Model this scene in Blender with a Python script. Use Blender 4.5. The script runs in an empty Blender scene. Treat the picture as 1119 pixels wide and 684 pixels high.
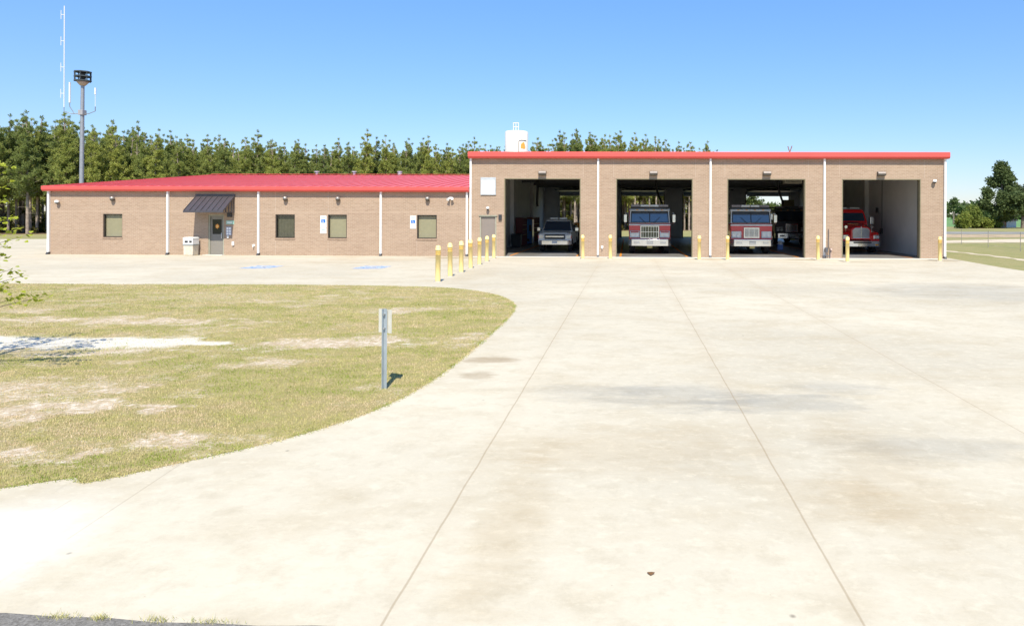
import bpy, bmesh, math, random
import numpy as np
from mathutils import Vector, Matrix
from mathutils.geometry import delaunay_2d_cdt
random.seed(7); rng = np.random.default_rng(11)
S = bpy.context.scene
COL = S.collection
R = math.radians

# ------------------------------------------------------------------ camera model (also used to survey real positions from the photo)
F = 745.0; PCX = 666.0; PCY = 234.0; DIST = 38.0; EYE = 2.4
PSI = R(1.6); ROLL = R(0.2)
def ray(px, py):
    dx = px - PCX; dy = PCY - py
    a = (dx*math.cos(ROLL) - dy*math.sin(ROLL))/F
    b = (dy*math.cos(ROLL) + dx*math.sin(ROLL))/F
    return (a*math.cos(PSI) - math.sin(PSI), math.cos(PSI) + a*math.sin(PSI), b)
def at(px, py, Y):
    r = ray(px, py); t = (Y + DIST)/r[1]
    return (r[0]*t, Y, EYE + r[2]*t)
def gp(px, py):
    r = ray(px, py); t = -EYE/r[2]
    return (r[0]*t, -DIST + r[1]*t)
def fx(px, Y=0): return at(px, 234, Y)[0]
def fz(px, py, Y=0): return at(px, py, Y)[2]

# ------------------------------------------------------------------ node / material helpers
def new_mat(name):
    m = bpy.data.materials.new(name); m.use_nodes = True
    nt = m.node_tree; b = nt.nodes['Principled BSDF']
    return m, nt, b
def N(nt, t, **kw):
    n = nt.nodes.new(t)
    for k, v in kw.items():
        if k.startswith('i_'): n.inputs[k[2:].replace('_', ' ')].default_value = v
        else: setattr(n, k, v)
    return n
def mix(nt, fac, a, b, mode='MIX'):
    n = nt.nodes.new('ShaderNodeMix'); n.data_type = 'RGBA'; n.blend_type = mode; n.clamp_factor = True
    for sock, v in ((n.inputs[0], fac), (n.inputs[6], a), (n.inputs[7], b)):
        if hasattr(v, 'default_value'): nt.links.new(v, sock)
        else: sock.default_value = v if not isinstance(v, tuple) else (*v[:3], 1)
    return n.outputs[2]
def math_(nt, op, a, b=None, c=None):
    n = nt.nodes.new('ShaderNodeMath'); n.operation = op
    for i, v in enumerate((a, b, c)):
        if v is None: continue
        if hasattr(v, 'default_value'): nt.links.new(v, n.inputs[i])
        else: n.inputs[i].default_value = v
    return n.outputs[0]
def ramp(nt, fac, p0, p1, c0=(0,0,0,1), c1=(1,1,1,1)):
    n = nt.nodes.new('ShaderNodeValToRGB'); nt.links.new(fac, n.inputs[0])
    n.color_ramp.elements[0].position = p0; n.color_ramp.elements[1].position = p1
    n.color_ramp.elements[0].color = c0; n.color_ramp.elements[1].color = c1
    return n.outputs[0]
def pos(nt, scale=(1,1,1), loc=(0,0,0), kind='Object'):
    tc = nt.nodes.new('ShaderNodeTexCoord'); mp = nt.nodes.new('ShaderNodeMapping')
    nt.links.new(tc.outputs[kind], mp.inputs[0]); mp.inputs['Scale'].default_value = scale; mp.inputs['Location'].default_value = loc
    return mp.outputs[0]
def noise(nt, vec, scale, detail=4, rough=.55):
    n = nt.nodes.new('ShaderNodeTexNoise'); n.inputs['Scale'].default_value = scale
    n.inputs['Detail'].default_value = detail; n.inputs['Roughness'].default_value = rough
    nt.links.new(vec, n.inputs['Vector']); return n.outputs['Fac']
def bump(nt, b, h, strength=.3, dist=.02):
    n = nt.nodes.new('ShaderNodeBump'); n.inputs['Strength'].default_value = strength; n.inputs['Distance'].default_value = dist
    nt.links.new(h, n.inputs['Height']); nt.links.new(n.outputs[0], b.inputs['Normal'])
MATS = {}
def mat(name, col, rough=.6, metal=0, var=.12, scale=6, coat=0, spec=.5):
    if name in MATS: return MATS[name]
    m, nt, b = new_mat(name)
    v = noise(nt, pos(nt), scale, 5)
    c0 = tuple(min(1, c*(1-var)) for c in col); c1 = tuple(min(1, c*(1+var)) for c in col)
    nt.links.new(mix(nt, ramp(nt, v, .3, .7), c0, c1), b.inputs['Base Color'])
    b.inputs['Roughness'].default_value = rough; b.inputs['Metallic'].default_value = metal
    b.inputs['Coat Weight'].default_value = coat; b.inputs['Specular IOR Level'].default_value = spec
    MATS[name] = m; return m

# ------------------------------------------------------------------ mesh builder
class MB:
    def __init__(s): s.v = []; s.f = []; s.sm = []; s.mi = []
    def add(s, vs, fs, smooth=False, mi=0):
        o = len(s.v); s.v += [tuple(p) for p in vs]
        for f in fs: s.f.append(tuple(i+o for i in f)); s.sm.append(smooth); s.mi.append(mi)
        return s
    def box(s, x0, x1, y0, y1, z0, z1, mi=0):
        v = [(x0,y0,z0),(x1,y0,z0),(x1,y1,z0),(x0,y1,z0),(x0,y0,z1),(x1,y0,z1),(x1,y1,z1),(x0,y1,z1)]
        return s.add(v, [(0,3,2,1),(4,5,6,7),(0,1,5,4),(1,2,6,5),(2,3,7,6),(3,0,4,7)], False, mi)
    def cyl(s, p0, p1, r0, r1=None, n=14, caps=True, mi=0):
        r1 = r0 if r1 is None else r1
        p0 = Vector(p0); p1 = Vector(p1); d = (p1-p0).normalized()
        a = d.orthogonal().normalized(); b = d.cross(a)
        vs = []
        for p, r in ((p0, r0), (p1, r1)):
            for k in range(n):
                t = 2*math.pi*k/n; vs.append(p + a*r*math.cos(t) + b*r*math.sin(t))
        s.add(vs, [(k, (k+1)%n, n+(k+1)%n, n+k) for k in range(n)], True, mi)
        if caps:
            s.add(vs[:n], [tuple(reversed(range(n)))], False, mi); s.add(vs[n:], [tuple(range(n))], False, mi)
        return s
    def tube(s, pts, r, n=8, mi=0):
        pts = [Vector(p) for p in pts]; rs = r if isinstance(r, (list, tuple)) else [r]*len(pts)
        vs = []; ref = Vector((.13, .31, .94))
        for i, p in enumerate(pts):
            d = (pts[min(i+1, len(pts)-1)] - pts[max(i-1, 0)]).normalized()
            a = d.cross(ref)
            if a.length < .05: a = d.cross(Vector((1, 0, 0)))
            a.normalize(); b = d.cross(a)
            for k in range(n):
                t = 2*math.pi*k/n; vs.append(p + a*rs[i]*math.cos(t) + b*rs[i]*math.sin(t))
        fs = []
        for i in range(len(pts)-1):
            for k in range(n): fs.append((i*n+k, i*n+(k+1)%n, (i+1)*n+(k+1)%n, (i+1)*n+k))
        s.add(vs, fs, True, mi); m = len(pts)-1
        s.add(vs[:n], [tuple(reversed(range(n)))], False, mi); s.add(vs[m*n:], [tuple(range(n))], False, mi)
        return s
    def prism(s, poly, axis, a0, a1, mi=0):     # poly in the two other axes (cyclic order), extruded along axis
        n = len(poly)
        def P(u, w, a):
            return {'x': (a, u, w), 'y': (u, a, w), 'z': (u, w, a)}[axis]
        vs = [P(u, w, a0) for u, w in poly] + [P(u, w, a1) for u, w in poly]
        s.add(vs, [tuple(range(n)), tuple(reversed(range(n, 2*n)))] + [(k, n+k, n+(k+1)%n, (k+1)%n) for k in range(n)], False, mi)
        return s
    def loft(s, secs, mi=0, smooth=False):       # secs: list of equal-length closed loops of 3D points
        n = len(secs[0]); vs = [p for q in secs for p in q]; fs = []
        for i in range(len(secs)-1):
            for k in range(n): fs.append((i*n+k, (i+1)*n+k, (i+1)*n+(k+1)%n, i*n+(k+1)%n))
        m = (len(secs)-1)*n
        fs += [tuple(range(n)), tuple(reversed(range(m, m+n)))]
        return s.add(vs, fs, smooth, mi)
    def lathe(s, prof, c=(0,0,0), n=20, mi=0):
        vs = []
        for r, z in prof:
            for k in range(n):
                t = 2*math.pi*k/n; vs.append((c[0]+r*math.cos(t), c[1]+r*math.sin(t), c[2]+z))
        fs = [(i*n+k, i*n+(k+1)%n, (i+1)*n+(k+1)%n, (i+1)*n+k) for i in range(len(prof)-1) for k in range(n)]
        return s.add(vs, fs, True, mi)
    def disc(s, c, r, axis='y', n=20, mi=0):
        vs = []
        for k in range(n):
            t = 2*math.pi*k/n; a, b = r*math.cos(t), r*math.sin(t)
            vs.append({'y': (c[0]+a, c[1], c[2]+b), 'x': (c[0], c[1]+a, c[2]+b), 'z': (c[0]+a, c[1]+b, c[2])}[axis])
        return s.add(vs, [tuple(range(n))], False, mi)
    def build(s, name, mats, parent=None, bevel=0, fix=True):
        me = bpy.data.meshes.new(name); me.from_pydata(s.v, [], s.f)
        me.polygons.foreach_set('use_smooth', s.sm); me.polygons.foreach_set('material_index', s.mi)
        for m in (mats if isinstance(mats, (list, tuple)) else [mats]): me.materials.append(m)
        if fix:
            bm = bmesh.new(); bm.from_mesh(me); bmesh.ops.recalc_face_normals(bm, faces=bm.faces); bm.to_mesh(me); bm.free()
        me.update()
        o = bpy.data.objects.new(name, me); COL.objects.link(o)
        if parent: o.parent = parent
        if bevel:
            md = o.modifiers.new('bevel', 'BEVEL'); md.width = bevel; md.segments = 2; md.limit_method = 'ANGLE'; md.angle_limit = R(40)
        return o
def tag(o, label=None, cat=None, group=None, kind=None):
    if label: o['label'] = label
    if cat: o['category'] = cat
    if group: o['group'] = group
    if kind: o['kind'] = kind
    return o
def empty(name, loc=(0,0,0), rz=0):
    o = bpy.data.objects.new(name, None); COL.objects.link(o); o.location = loc; o.rotation_euler = (0,0,rz)
    o.empty_display_size = .2; return o
def kids(o): return [c for c in bpy.data.objects if c.parent == o]
def copy_tree(o, parent=None):
    c = o.copy(); COL.objects.link(c)
    if parent: c.parent = parent
    for ch in kids(o): copy_tree(ch, c)
    return c

# ------------------------------------------------------------------ numpy value noise
_perm = rng.random((256, 256))
def vnoise(x, y):
    xi = np.floor(x).astype(int); yi = np.floor(y).astype(int); xf = x-xi; yf = y-yi
    u = xf*xf*(3-2*xf); v = yf*yf*(3-2*yf)
    g = lambda a, b: _perm[a % 256, b % 256]
    return (g(xi,yi)*(1-u)+g(xi+1,yi)*u)*(1-v) + (g(xi,yi+1)*(1-u)+g(xi+1,yi+1)*u)*v
def fbm(x, y, o=4):
    t = 0; a = .5; s = 0
    for k in range(o): t = t + a*vnoise(x*2**k+17*k, y*2**k+31*k); s += a; a *= .5
    return t/s

# ================================================================== GROUND
# far ground
m, nt, b = new_mat('field_grass')
p = pos(nt); n1 = noise(nt, p, .05, 6); n2 = noise(nt, p, .9, 6, .7); n3 = noise(nt, p, 14, 4, .7)
c = mix(nt, ramp(nt, n1, .35, .65), (.27,.275,.105), (.36,.32,.165))
c = mix(nt, ramp(nt, n2, .42, .68), c, (.42,.34,.18))
c = mix(nt, ramp(nt, n3, .3, .7), c, mix(nt, .5, c, (.1,.13,.03)))
nt.links.new(c, b.inputs['Base Color']); b.inputs['Roughness'].default_value = .95; b.inputs['Specular IOR Level'].default_value = .1
bump(nt, b, n3, .5, .05); M_FIELD = m
tag(MB().add([(-900,-300,-.02),(1500,-300,-.02),(1500,2500,-.02),(-900,2500,-.02)], [(0,1,2,3)]).build('ground', M_FIELD), kind='structure')

# concrete
def G(px, py): return gp(px, py)
def concrete_mat(name, base, light=0, joints=(), cross=()):
    m, nt, b = new_mat(name)
    p = pos(nt); ps = pos(nt, (.6, .9, 1))
    a = noise(nt, ps, .22, 6, .6); d = noise(nt, pos(nt, (.9, 1.3, 1), (3, 9, 0)), .8, 6, .65); e = noise(nt, p, 22, 5, .7); w = noise(nt, pos(nt,(1,1,1),(40,3,0)), 3.2, 6, .7)
    c = mix(nt, ramp(nt, a, .36, .64), tuple(v*.90 for v in base), tuple(min(1, v*1.09) for v in base))
    c = mix(nt, ramp(nt, d, .46, .66), c, mix(nt, .48, c, (base[0]*.82, base[1]*.76, base[2]*.66)))
    c = mix(nt, ramp(nt, w, .50, .68), c, mix(nt, .38, c, (base[0]*.75, base[1]*.72, base[2]*.66)))
    c = mix(nt, ramp(nt, e, .25, .75), mix(nt, .10, c, (.2,.18,.15)), c)
    w2 = noise(nt, pos(nt, (1,1.4,1), (11,5,0)), 5.5, 6, .75)
    c = mix(nt, ramp(nt, w2, .52, .66, (0,0,0,1), (.5,.5,.5,1)), c, tuple(min(1, v*1.16) for v in base))
    # individual stains (tyre-darkened patches with a shape of their own)
    sep = nt.nodes.new('ShaderNodeSeparateXYZ'); tc = nt.nodes.new('ShaderNodeTexCoord'); nt.links.new(tc.outputs['Object'], sep.inputs[0])
    X, Y = sep.outputs[0], sep.outputs[1]
    wob = math_(nt, 'MULTIPLY', math_(nt, 'SUBTRACT', noise(nt, pos(nt,(.5,1.8,1)), 1.6, 7, .75), .5), 3.6)
    for (sx, sy, rx, ry, k, col) in STAINS:
        dx = math_(nt, 'DIVIDE', math_(nt, 'SUBTRACT', X, sx), rx); dy = math_(nt, 'DIVIDE', math_(nt, 'SUBTRACT', Y, sy), ry)
        r2 = math_(nt, 'ADD', math_(nt, 'ADD', math_(nt, 'MULTIPLY', dx, dx), math_(nt, 'MULTIPLY', dy, dy)), wob)
        fac = ramp(nt, r2, .15, 1.15, (k,k,k,1), (0,0,0,1))
        c = mix(nt, fac, c, mix(nt, 1, c, col, 'MULTIPLY'))
    # dark specks
    vor = nt.nodes.new('ShaderNodeTexVoronoi'); vor.inputs['Scale'].default_value = 1.1; nt.links.new(p, vor.inputs['Vector'])
    c = mix(nt, ramp(nt, vor.outputs['Distance'], .012, .03, (.7,.7,.7,1), (0,0,0,1)), c, (.12,.1,.08))
    vor2 = nt.nodes.new('ShaderNodeTexVoronoi'); vor2.inputs['Scale'].default_value = 3.7; nt.links.new(p, vor2.inputs['Vector'])
    c = mix(nt, ramp(nt, vor2.outputs['Distance'], .012, .03, (.35,.35,.35,1), (0,0,0,1)), c, (.25,.2,.14))
    yf = ramp(nt, math_(nt, 'MULTIPLY', Y, -1/34.0), .10, .60, (.15,.15,.15,1), (1,1,1,1))
    for jx, jk in joints:
        jw = math_(nt, 'MULTIPLY', math_(nt, 'SUBTRACT', noise(nt, pos(nt, (1, .4, 1)), 3, 3), .5), .03)
        dd = math_(nt, 'ABSOLUTE', math_(nt, 'ADD', math_(nt, 'SUBTRACT', X, jx), jw))
        c = mix(nt, math_(nt, 'MULTIPLY', ramp(nt, dd, .005, .011, (.52*jk,.52*jk,.52*jk,1), (0,0,0,1)), yf), c, (.27,.20,.12))
        c = mix(nt, ramp(nt, dd, .02, .25, (.12,.12,.12,1), (0,0,0,1)), c, (.42,.33,.22))
    for (ax_, ay_), (bx_, by_) in ((G(3,590),G(78,546)),(G(72,590),G(200,505))):
        L_ = math.dist((ax_,ay_),(bx_,by_)); ux, uy = (bx_-ax_)/L_, (by_-ay_)/L_
        rel = lambda a_, b_, k_: math_(nt, 'SUBTRACT', math_(nt, 'ADD', math_(nt, 'MULTIPLY', X, a_), math_(nt, 'MULTIPLY', Y, b_)), k_)
        dd = math_(nt, 'ABSOLUTE', rel(-uy, ux, -uy*ax_+ux*ay_)); tt = math_(nt, 'ABSOLUTE', rel(ux, uy, ux*ax_+uy*ay_+L_/2))
        c = mix(nt, math_(nt, 'MULTIPLY', ramp(nt, dd, .003, .009, (.4,.4,.4,1), (0,0,0,1)), math_(nt, 'LESS_THAN', tt, L_/2)), c, (.28,.22,.15))
    for jy in cross:
        dd = math_(nt, 'ABSOLUTE', math_(nt, 'SUBTRACT', Y, jy))
        c = mix(nt, ramp(nt, dd, .005, .012, (.3,.3,.3,1), (0,0,0,1)), c, (.3,.26,.2))
    if True:   # overexposed stitch area, painted paler into the colour at the corner by the lawn
        dx = math_(nt, 'DIVIDE', math_(nt, 'SUBTRACT', X, -4.75), .95); dy = math_(nt, 'DIVIDE', math_(nt, 'SUBTRACT', Y, -33.4), 1.25)
        r2 = math_(nt, 'ADD', math_(nt, 'ADD', math_(nt, 'MULTIPLY', dx, dx), math_(nt, 'MULTIPLY', dy, dy)), math_(nt, 'MULTIPLY', wob, .25))
        c = mix(nt, ramp(nt, r2, .2, 1.2, (.4,.4,.4,1), (0,0,0,1)), c, (.76,.74,.69))
    nt.links.new(c, b.inputs['Base Color']); b.inputs['Roughness'].default_value = .9; b.inputs['Specular IOR Level'].default_value = .15
    bump(nt, b, e, .25, .01)
    return m
gs = (.80,.82,.86); tn = (.86,.80,.72); dk = (.62,.57,.5)
STAINS = [(*gp(740,433),1.3,.75,.9,gs),(*gp(850,440),1.3,.6,.9,gs),(*gp(910,425),.9,.45,.8,gs),(*gp(650,428),1.0,.6,.7,gs),(*gp(1060,318),4,3,.9,gs),
          (*gp(1010,490),1.3,.5,.7,gs),(*gp(535,393),.5,.35,.9,(.7,.64,.58)),(*gp(522,410),.3,.3,.7,(.7,.64,.58)),(*gp(930,545),.5,.6,.6,tn),
          (-9.5,-1.3,1.8,1.0,.8,dk),(-7.9,-5,.9,3.2,.5,tn),(-6,-11,.9,4,.4,tn),(9.5,-1.4,1.4,.6,.8,dk),(16.6,-1.4,1.3,.7,.9,dk),(11.6,-2.8,.8,.3,.7,dk),
          (4.6,-1.2,1,.6,.6,dk),(-1.8,-1,.9,.5,.7,dk),(-13,-3.5,3.0,1.3,.55,tn),(-14.3,-5.4,2.5,.9,.5,tn),(-17,-1,3,.5,.5,tn),(0,-31,1.6,.9,.5,tn),(2.4,-31.6,.6,1.9,.45,tn),(-.9,-33,.35,2,.5,tn),(6.8,-8,3,2,.3,tn)]
M_CONC = concrete_mat('driveway_concrete', (.562,.505,.393), joints=((-1.43,1),(1.39,1),(4.37,.75)), cross=())
lawn_px = [(300,311.4),(400,312.5),(480,314),(520,318),(545,323),(560,330),(563,337),(556,347),(535,366),(505,392),(470,418),(430,440),(380,460),(300,483),(200,505),(100,527),(88,528)]
lawn_b = [gp(*q) for q in lawn_px]
lawn_b = [(-46, -14.6), (-30, -15.1), (-20.8, -15.9)] + lawn_b + [gp(83,521.5), gp(0,533.5), (-7.2,-33.3), (-10,-34.2), (-46,-34.6)]
tag(MB().add([(-60,-34.5,0),(18,-34.5,0),(17.0,-14,0),(17.2,-6,0),(17.9,.5,0),(17.9,3,0),(-33,.0,0),(-33,22,0),(-38,24,0),(-60,20,0)],
    [(0,1,2,3,4,5,6,7,8,9)]).build('concrete_driveway', M_CONC), kind='structure')
STAINS = [(-6,-33,2,.5,.3,tn)]
M_CONC2 = concrete_mat('pale_concrete', (.68,.66,.60))
sl = [gp(83,521.5), gp(0,533.5), (-7.2,-33.3), (-7.4,-34.1), (-4.0,-34.1), (-4.15,-33.2), (-4.9,-32.35)]
tag(MB().add([(x,y,.0006) for x,y in sl], [tuple(range(len(sl)))]).build('concrete_slab', M_CONC), kind='structure')
STAINS = []
tag(MB().box(-60,-3.0,34,34.3,-.019,-.015).build('verge', M_FIELD), kind='structure') if False else None

# asphalt road at the camera's feet
m, nt, b = new_mat('asphalt'); e = noise(nt, pos(nt), 60, 3, .8); a = noise(nt, pos(nt), .8, 4)
c = mix(nt, ramp(nt, e, .35, .7), (.13,.12,.105), (.33,.31,.28)); c = mix(nt, ramp(nt, a, .3, .7), c, mix(nt, .3, c, (.16,.15,.14)))
nt.links.new(c, b.inputs['Base Color']); b.inputs['Roughness'].default_value = .9; b.inputs['Specular IOR Level'].default_value = .1; bump(nt, b, e, .8, .01); M_ASPH = m
pts = [(-80,-33.9)] + [(x, -34.045 - .03*(x+3.73) + .010*math.sin(x*3.1)+.008*math.sin(x*9.7)) for x in np.linspace(-10, 4, 90)] + [(80,-34.4),(80,-42),(-80,-42)]
tag(MB().add([(x,y,.008) for x,y in pts], [tuple(range(len(pts)))]).build('asphalt_road', M_ASPH), kind='structure')

# ---- bare-earth field used by both lawn sheet and blades
def bare_mask(x, y):
    n = fbm(x*.7, y*1.1, 5); n2 = fbm(x*2.6+9, y*4.2+4, 5)
    v = np.clip((n-.52)*3, 0, 1)*.5 + np.clip((n2-.50)*4.5, 0, 1)*.38 + .06
    for (cx, cy, rx, ry, k) in BARE:
        d = ((x-cx)/rx)**2 + ((y-cy)/ry)**2 + (n2-.5)*5.5
        v = v + k*.9*np.clip((1.1-d)*1.2, 0, 1)
    for (cx, cy, rx, ry, k) in LUSH:
        d = ((x-cx)/rx)**2 + ((y-cy)/ry)**2
        v = v - k*np.clip(1.2-d, 0, 1)
    return np.clip(v, 0, 1)
def G(px, py): return gp(px, py)
BARE = [(*G(60,430),2.2,.9,.6),(*G(40,455),1.2,.5,.7),(*G(170,435),1.3,.7,.4),(*G(130,492),.9,.22,.9),(*G(30,500),.7,.28,.9),(*G(190,480),.4,.2,.7),
        (*G(150,352),3,.5,.6),(*G(60,350),3,.4,.6),(*G(360,376),1.5,.45,.75),(*G(410,372),.8,.4,.6),(*G(450,340),.9,.5,.7),(*G(395,425),.5,.25,.8),(*G(20,385),2,.4,.6),(*G(240,325),2.2,1.0,.4)]
LUSH = [(*G(300,460),2.2,.55,.7),(*G(420,400),1.4,1.6,.45),(*G(480,350),1.4,2.4,.5),(*G(120,460),1.2,.3,.5),(*G(250,430),1.6,.7,.5),(*G(200,495),1.2,.25,.5)]
def sand_mask(x, y):
    # washed-out strip of white sand
    px0, px1 = G(-300,376)[0], G(250,374)[0]
    cy = -25.75 + .06*np.sin(x*1.3) + .03*(x+8)
    n = fbm(x*2.0+5, y*5+2)
    half = .55 + .05*np.minimum(0, -(x+10)) * 0 + .35*np.clip((-9-x)/6, 0, 1)
    d = np.abs(y-cy)/half + (n-.5)*1.0 + np.clip((x-(-8.2))*1.0, 0, 9)*(1+(n-.5)*3)
    return np.clip((1.05-d)*3, 0, 1)
P = [Vector(q) for q in lawn_b]
def densify(P, step):
    out = []
    for i, a in enumerate(P):
        b_ = P[(i+1) % len(P)]; n = max(1, int((b_-a).length/step))
        out += [a.lerp(b_, k/n) for k in range(n)]
    return out
def smooth_poly(P, i0, i1, it=3):
    Q = list(P)
    for _ in range(it):
        T = list(Q)
        for i in range(i0, i1):
            T[i] = Q[i]*.5 + (Q[i-1]+Q[i+1])*.25
        Q = T
    return Q
def chaikin(P, it=3):
    for _ in range(it):
        Q = []
        for i, a in enumerate(P):
            b_ = P[(i+1) % len(P)]; prev = P[i-1]
            sharp = (a-prev).angle(b_-a) > R(38)
            if sharp: Q += [a]
            else: Q += [a.lerp(prev, .25), a.lerp(b_, .25)]
        P = Q
    return P
B = densify(chaikin(P), .3)
nB = len(B)
polyx = np.array([q.x for q in B]); polyy = np.array([q.y for q in B])
def inside(x, y):
    r = np.zeros(x.shape, bool); j = len(polyx)-1
    for i in range(len(polyx)):
        xi, yi, xj, yj = polyx[i], polyy[i], polyx[j], polyy[j]
        if yi != yj:
            r ^= ((yi > y) != (yj > y)) & (x < (xj-xi)*(y-yi)/(yj-yi)+xi)
        j = i
    return r
gx, gy = np.meshgrid(np.arange(-14, -2, .12), np.arange(-34.4, -14.6, .12)); gx = gx.ravel()+rng.uniform(-.03,.03,gx.size); gy = gy.ravel()+rng.uniform(-.03,.03,gy.size)
g2x, g2y = np.meshgrid(np.arange(-46, -14, .35), np.arange(-34.4, -14.6, .35))
gx = np.concatenate([gx, g2x.ravel()]); gy = np.concatenate([gy, g2y.ravel()])
ins = inside(gx, gy); gx = gx[ins]; gy = gy[ins]
verts = [Vector(q) for q in B] + [Vector((a, b_)) for a, b_ in zip(gx, gy)]
res = delaunay_2d_cdt(verts, [(i, (i+1) % nB) for i in range(nB)], [list(range(nB))], 1, 1e-4)
vx = np.array([v.x for v in res[0]]); vy = np.array([v.y for v in res[0]])
zz = .010 + .02*(fbm(vx*1.2, vy*1.2)-.3); zz[:nB] = .003
me = bpy.data.meshes.new('lawn'); me.from_pydata([(a, b_, c_) for a, b_, c_ in zip(vx, vy, zz)], [], [tuple(f) for f in res[2]])
at1 = me.attributes.new('bare', 'FLOAT', 'POINT'); at1.data.foreach_set('value', bare_mask(vx, vy).astype(np.float32))
at2 = me.attributes.new('sand', 'FLOAT', 'POINT'); at2.data.foreach_set('value', sand_mask(vx, vy).astype(np.float32))
m, nt, b = new_mat('lawn_soil')
A = N(nt, 'ShaderNodeAttribute', attribute_name='bare'); A2 = N(nt, 'ShaderNodeAttribute', attribute_name='sand')
p = pos(nt); n1 = noise(nt, p, 3, 6, .7); n2 = noise(nt, p, 26, 5, .75); n3 = noise(nt, p, .7, 4)
g = mix(nt, ramp(nt, n2, .3, .7), (.23,.21,.075), (.44,.37,.17)); g = mix(nt, ramp(nt, n3, .35, .65), g, mix(nt, .5, g, (.36,.29,.14)))
d = mix(nt, ramp(nt, n1, .3, .7), (.47,.34,.22), (.68,.57,.44)); d = mix(nt, ramp(nt, n2, .42, .60), mix(nt, .5, d, (.26,.22,.10)), d); d = mix(nt, ramp(nt, noise(nt, p, 9, 5, .7), .5, .62), d, (.70,.61,.50))
bm_ = math_(nt, 'ADD', A.outputs['Fac'], math_(nt, 'ADD', math_(nt, 'MULTIPLY', math_(nt, 'SUBTRACT', n2, .5), 1.3), math_(nt, 'MULTIPLY', math_(nt, 'SUBTRACT', noise(nt, pos(nt,(1,1.7,1)), 7, 5, .75), .5), 1.6)))
c = mix(nt, ramp(nt, bm_, .25, .85), g, d)
c = mix(nt, A2.outputs['Fac'], c, mix(nt, ramp(nt, n2, .3, .6), (.50,.42,.31), (.72,.68,.59)))
nt.links.new(c, b.inputs['Base Color']); b.inputs['Roughness'].default_value = .95; b.inputs['Specular IOR Level'].default_value = .1; bump(nt, b, n2, .6, .03)
me.materials.append(m); o = bpy.data.objects.new('lawn', me); COL.objects.link(o); tag(o, kind='structure')

# blades of grass
def blades(name, x, y, h, w, mat_, bare, z0=.015, lean=.6):
    n = len(x); th = rng.uniform(0, 2*np.pi, n); ph = rng.uniform(0, 2*np.pi, n)
    dx = np.cos(th)*w/2; dy = np.sin(th)*w/2; lx = np.cos(ph)*h*lean*rng.random(n); ly = np.sin(ph)*h*lean*rng.random(n)
    co = np.empty((n, 3, 3)); co[:,0] = np.stack([x-dx, y-dy, np.full(n, z0)], 1); co[:,1] = np.stack([x+dx, y+dy, np.full(n, z0)], 1)
    co[:,2] = np.stack([x+lx, y+ly, z0+h], 1)
    me = tri_mesh(name, co.reshape(-1, 3)); a = me.attributes.new('tint', 'FLOAT', 'POINT')
    a.data.foreach_set('value', np.repeat(np.clip(bare + rng.normal(0, .13, n), 0, 1), 3).astype(np.float32))
    me.materials.append(mat_); o = bpy.data.objects.new(name, me); COL.objects.link(o); return o
def tri_mesh(name, co, k=3):
    n = len(co)//k; me = bpy.data.meshes.new(name); me.vertices.add(len(co)); me.vertices.foreach_set('co', co.astype(np.float32).ravel())
    me.loops.add(n*k); me.loops.foreach_set('vertex_index', np.arange(n*k, dtype=np.int32))
    me.polygons.add(n); me.polygons.foreach_set('loop_start', np.arange(0, n*k, k, dtype=np.int32))
    try: me.polygons.foreach_set('loop_total', np.full(n, k, dtype=np.int32))
    except Exception: pass
    me.update(calc_edges=True); return me
m, nt, b = new_mat('grass_blade'); A = N(nt, 'ShaderNodeAttribute', attribute_name='tint')
rp = nt.nodes.new('ShaderNodeValToRGB'); nt.links.new(A.outputs['Fac'], rp.inputs[0])
rp.color_ramp.elements[0].color = (.25,.30,.055,1); rp.color_ramp.elements[1].color = (.60,.46,.29,1)
e_ = rp.color_ramp.elements.new(.35); e_.color = (.48,.43,.17,1)
nt.links.new(rp.outputs[0], b.inputs['Base Color']); b.inputs['Roughness'].default_value = .8; b.inputs['Specular IOR Level'].default_value = .2; M_BLADE = m
n = 330000
zc = 5.2 + 17.5*rng.random(n)**1.5; u = rng.uniform(-720, 130, n)-100
X0 = (u/F)*zc - math.sin(PSI)*zc; Y0 = -DIST + zc
k = inside(X0, Y0); X0 = X0[k]; Y0 = Y0[k]
br = bare_mask(X0, Y0); sd = sand_mask(X0, Y0)
keep = (rng.random(len(X0)) > br*.72) & (rng.random(len(X0)) > sd*.93)
X0, Y0, br = X0[keep], Y0[keep], br[keep]
far = np.clip((Y0+33)/16, 0, 1)
tint = np.clip(.33 + br*.6 + (fbm(X0*.9, Y0*1.6)-.5)*1.7 + (fbm(X0*5, Y0*6)-.5)*1.7, 0, 1)
o = blades('grass', X0, Y0, (.010+.020*rng.random(len(X0)))*(1-.5*br), .006+.012*far, M_BLADE, tint)
tag(o, 'short patchy green and straw grass of the front lawn', 'grass', kind='stuff')
# ragged fringe creeping over the concrete edge
ex, ey = [], []
for i_ in range(nB):
    a, b_ = B[i_], B[(i_+1) % nB]
    if max(a.x, b_.x) < -16: continue
    L_ = (b_-a).length; k_ = int(L_*420); t_ = rng.random(k_)
    amp = .014 + .03*fbm(a.x+(b_.x-a.x)*t_*1.0+0*t_, (a.y+(b_.y-a.y)*t_)*6)
    off = rng.normal(0, 1, k_)*amp - .004; nx_, ny_ = (b_.y-a.y)/L_, -(b_.x-a.x)/L_
    ex.append(a.x+(b_.x-a.x)*t_+nx_*off); ey.append(a.y+(b_.y-a.y)*t_+ny_*off)
ex = np.concatenate(ex); ey = np.concatenate(ey)
o = blades('edge_grass', ex, ey, .010+.022*rng.random(len(ex)), .007, M_BLADE, np.clip(.3+(fbm(ex*3, ey*3)-.5)*2, 0, 1), .004, 1.3)
tag(o, 'ragged fringe of grass creeping over the edge of the concrete', 'grass', kind='stuff')
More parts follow.
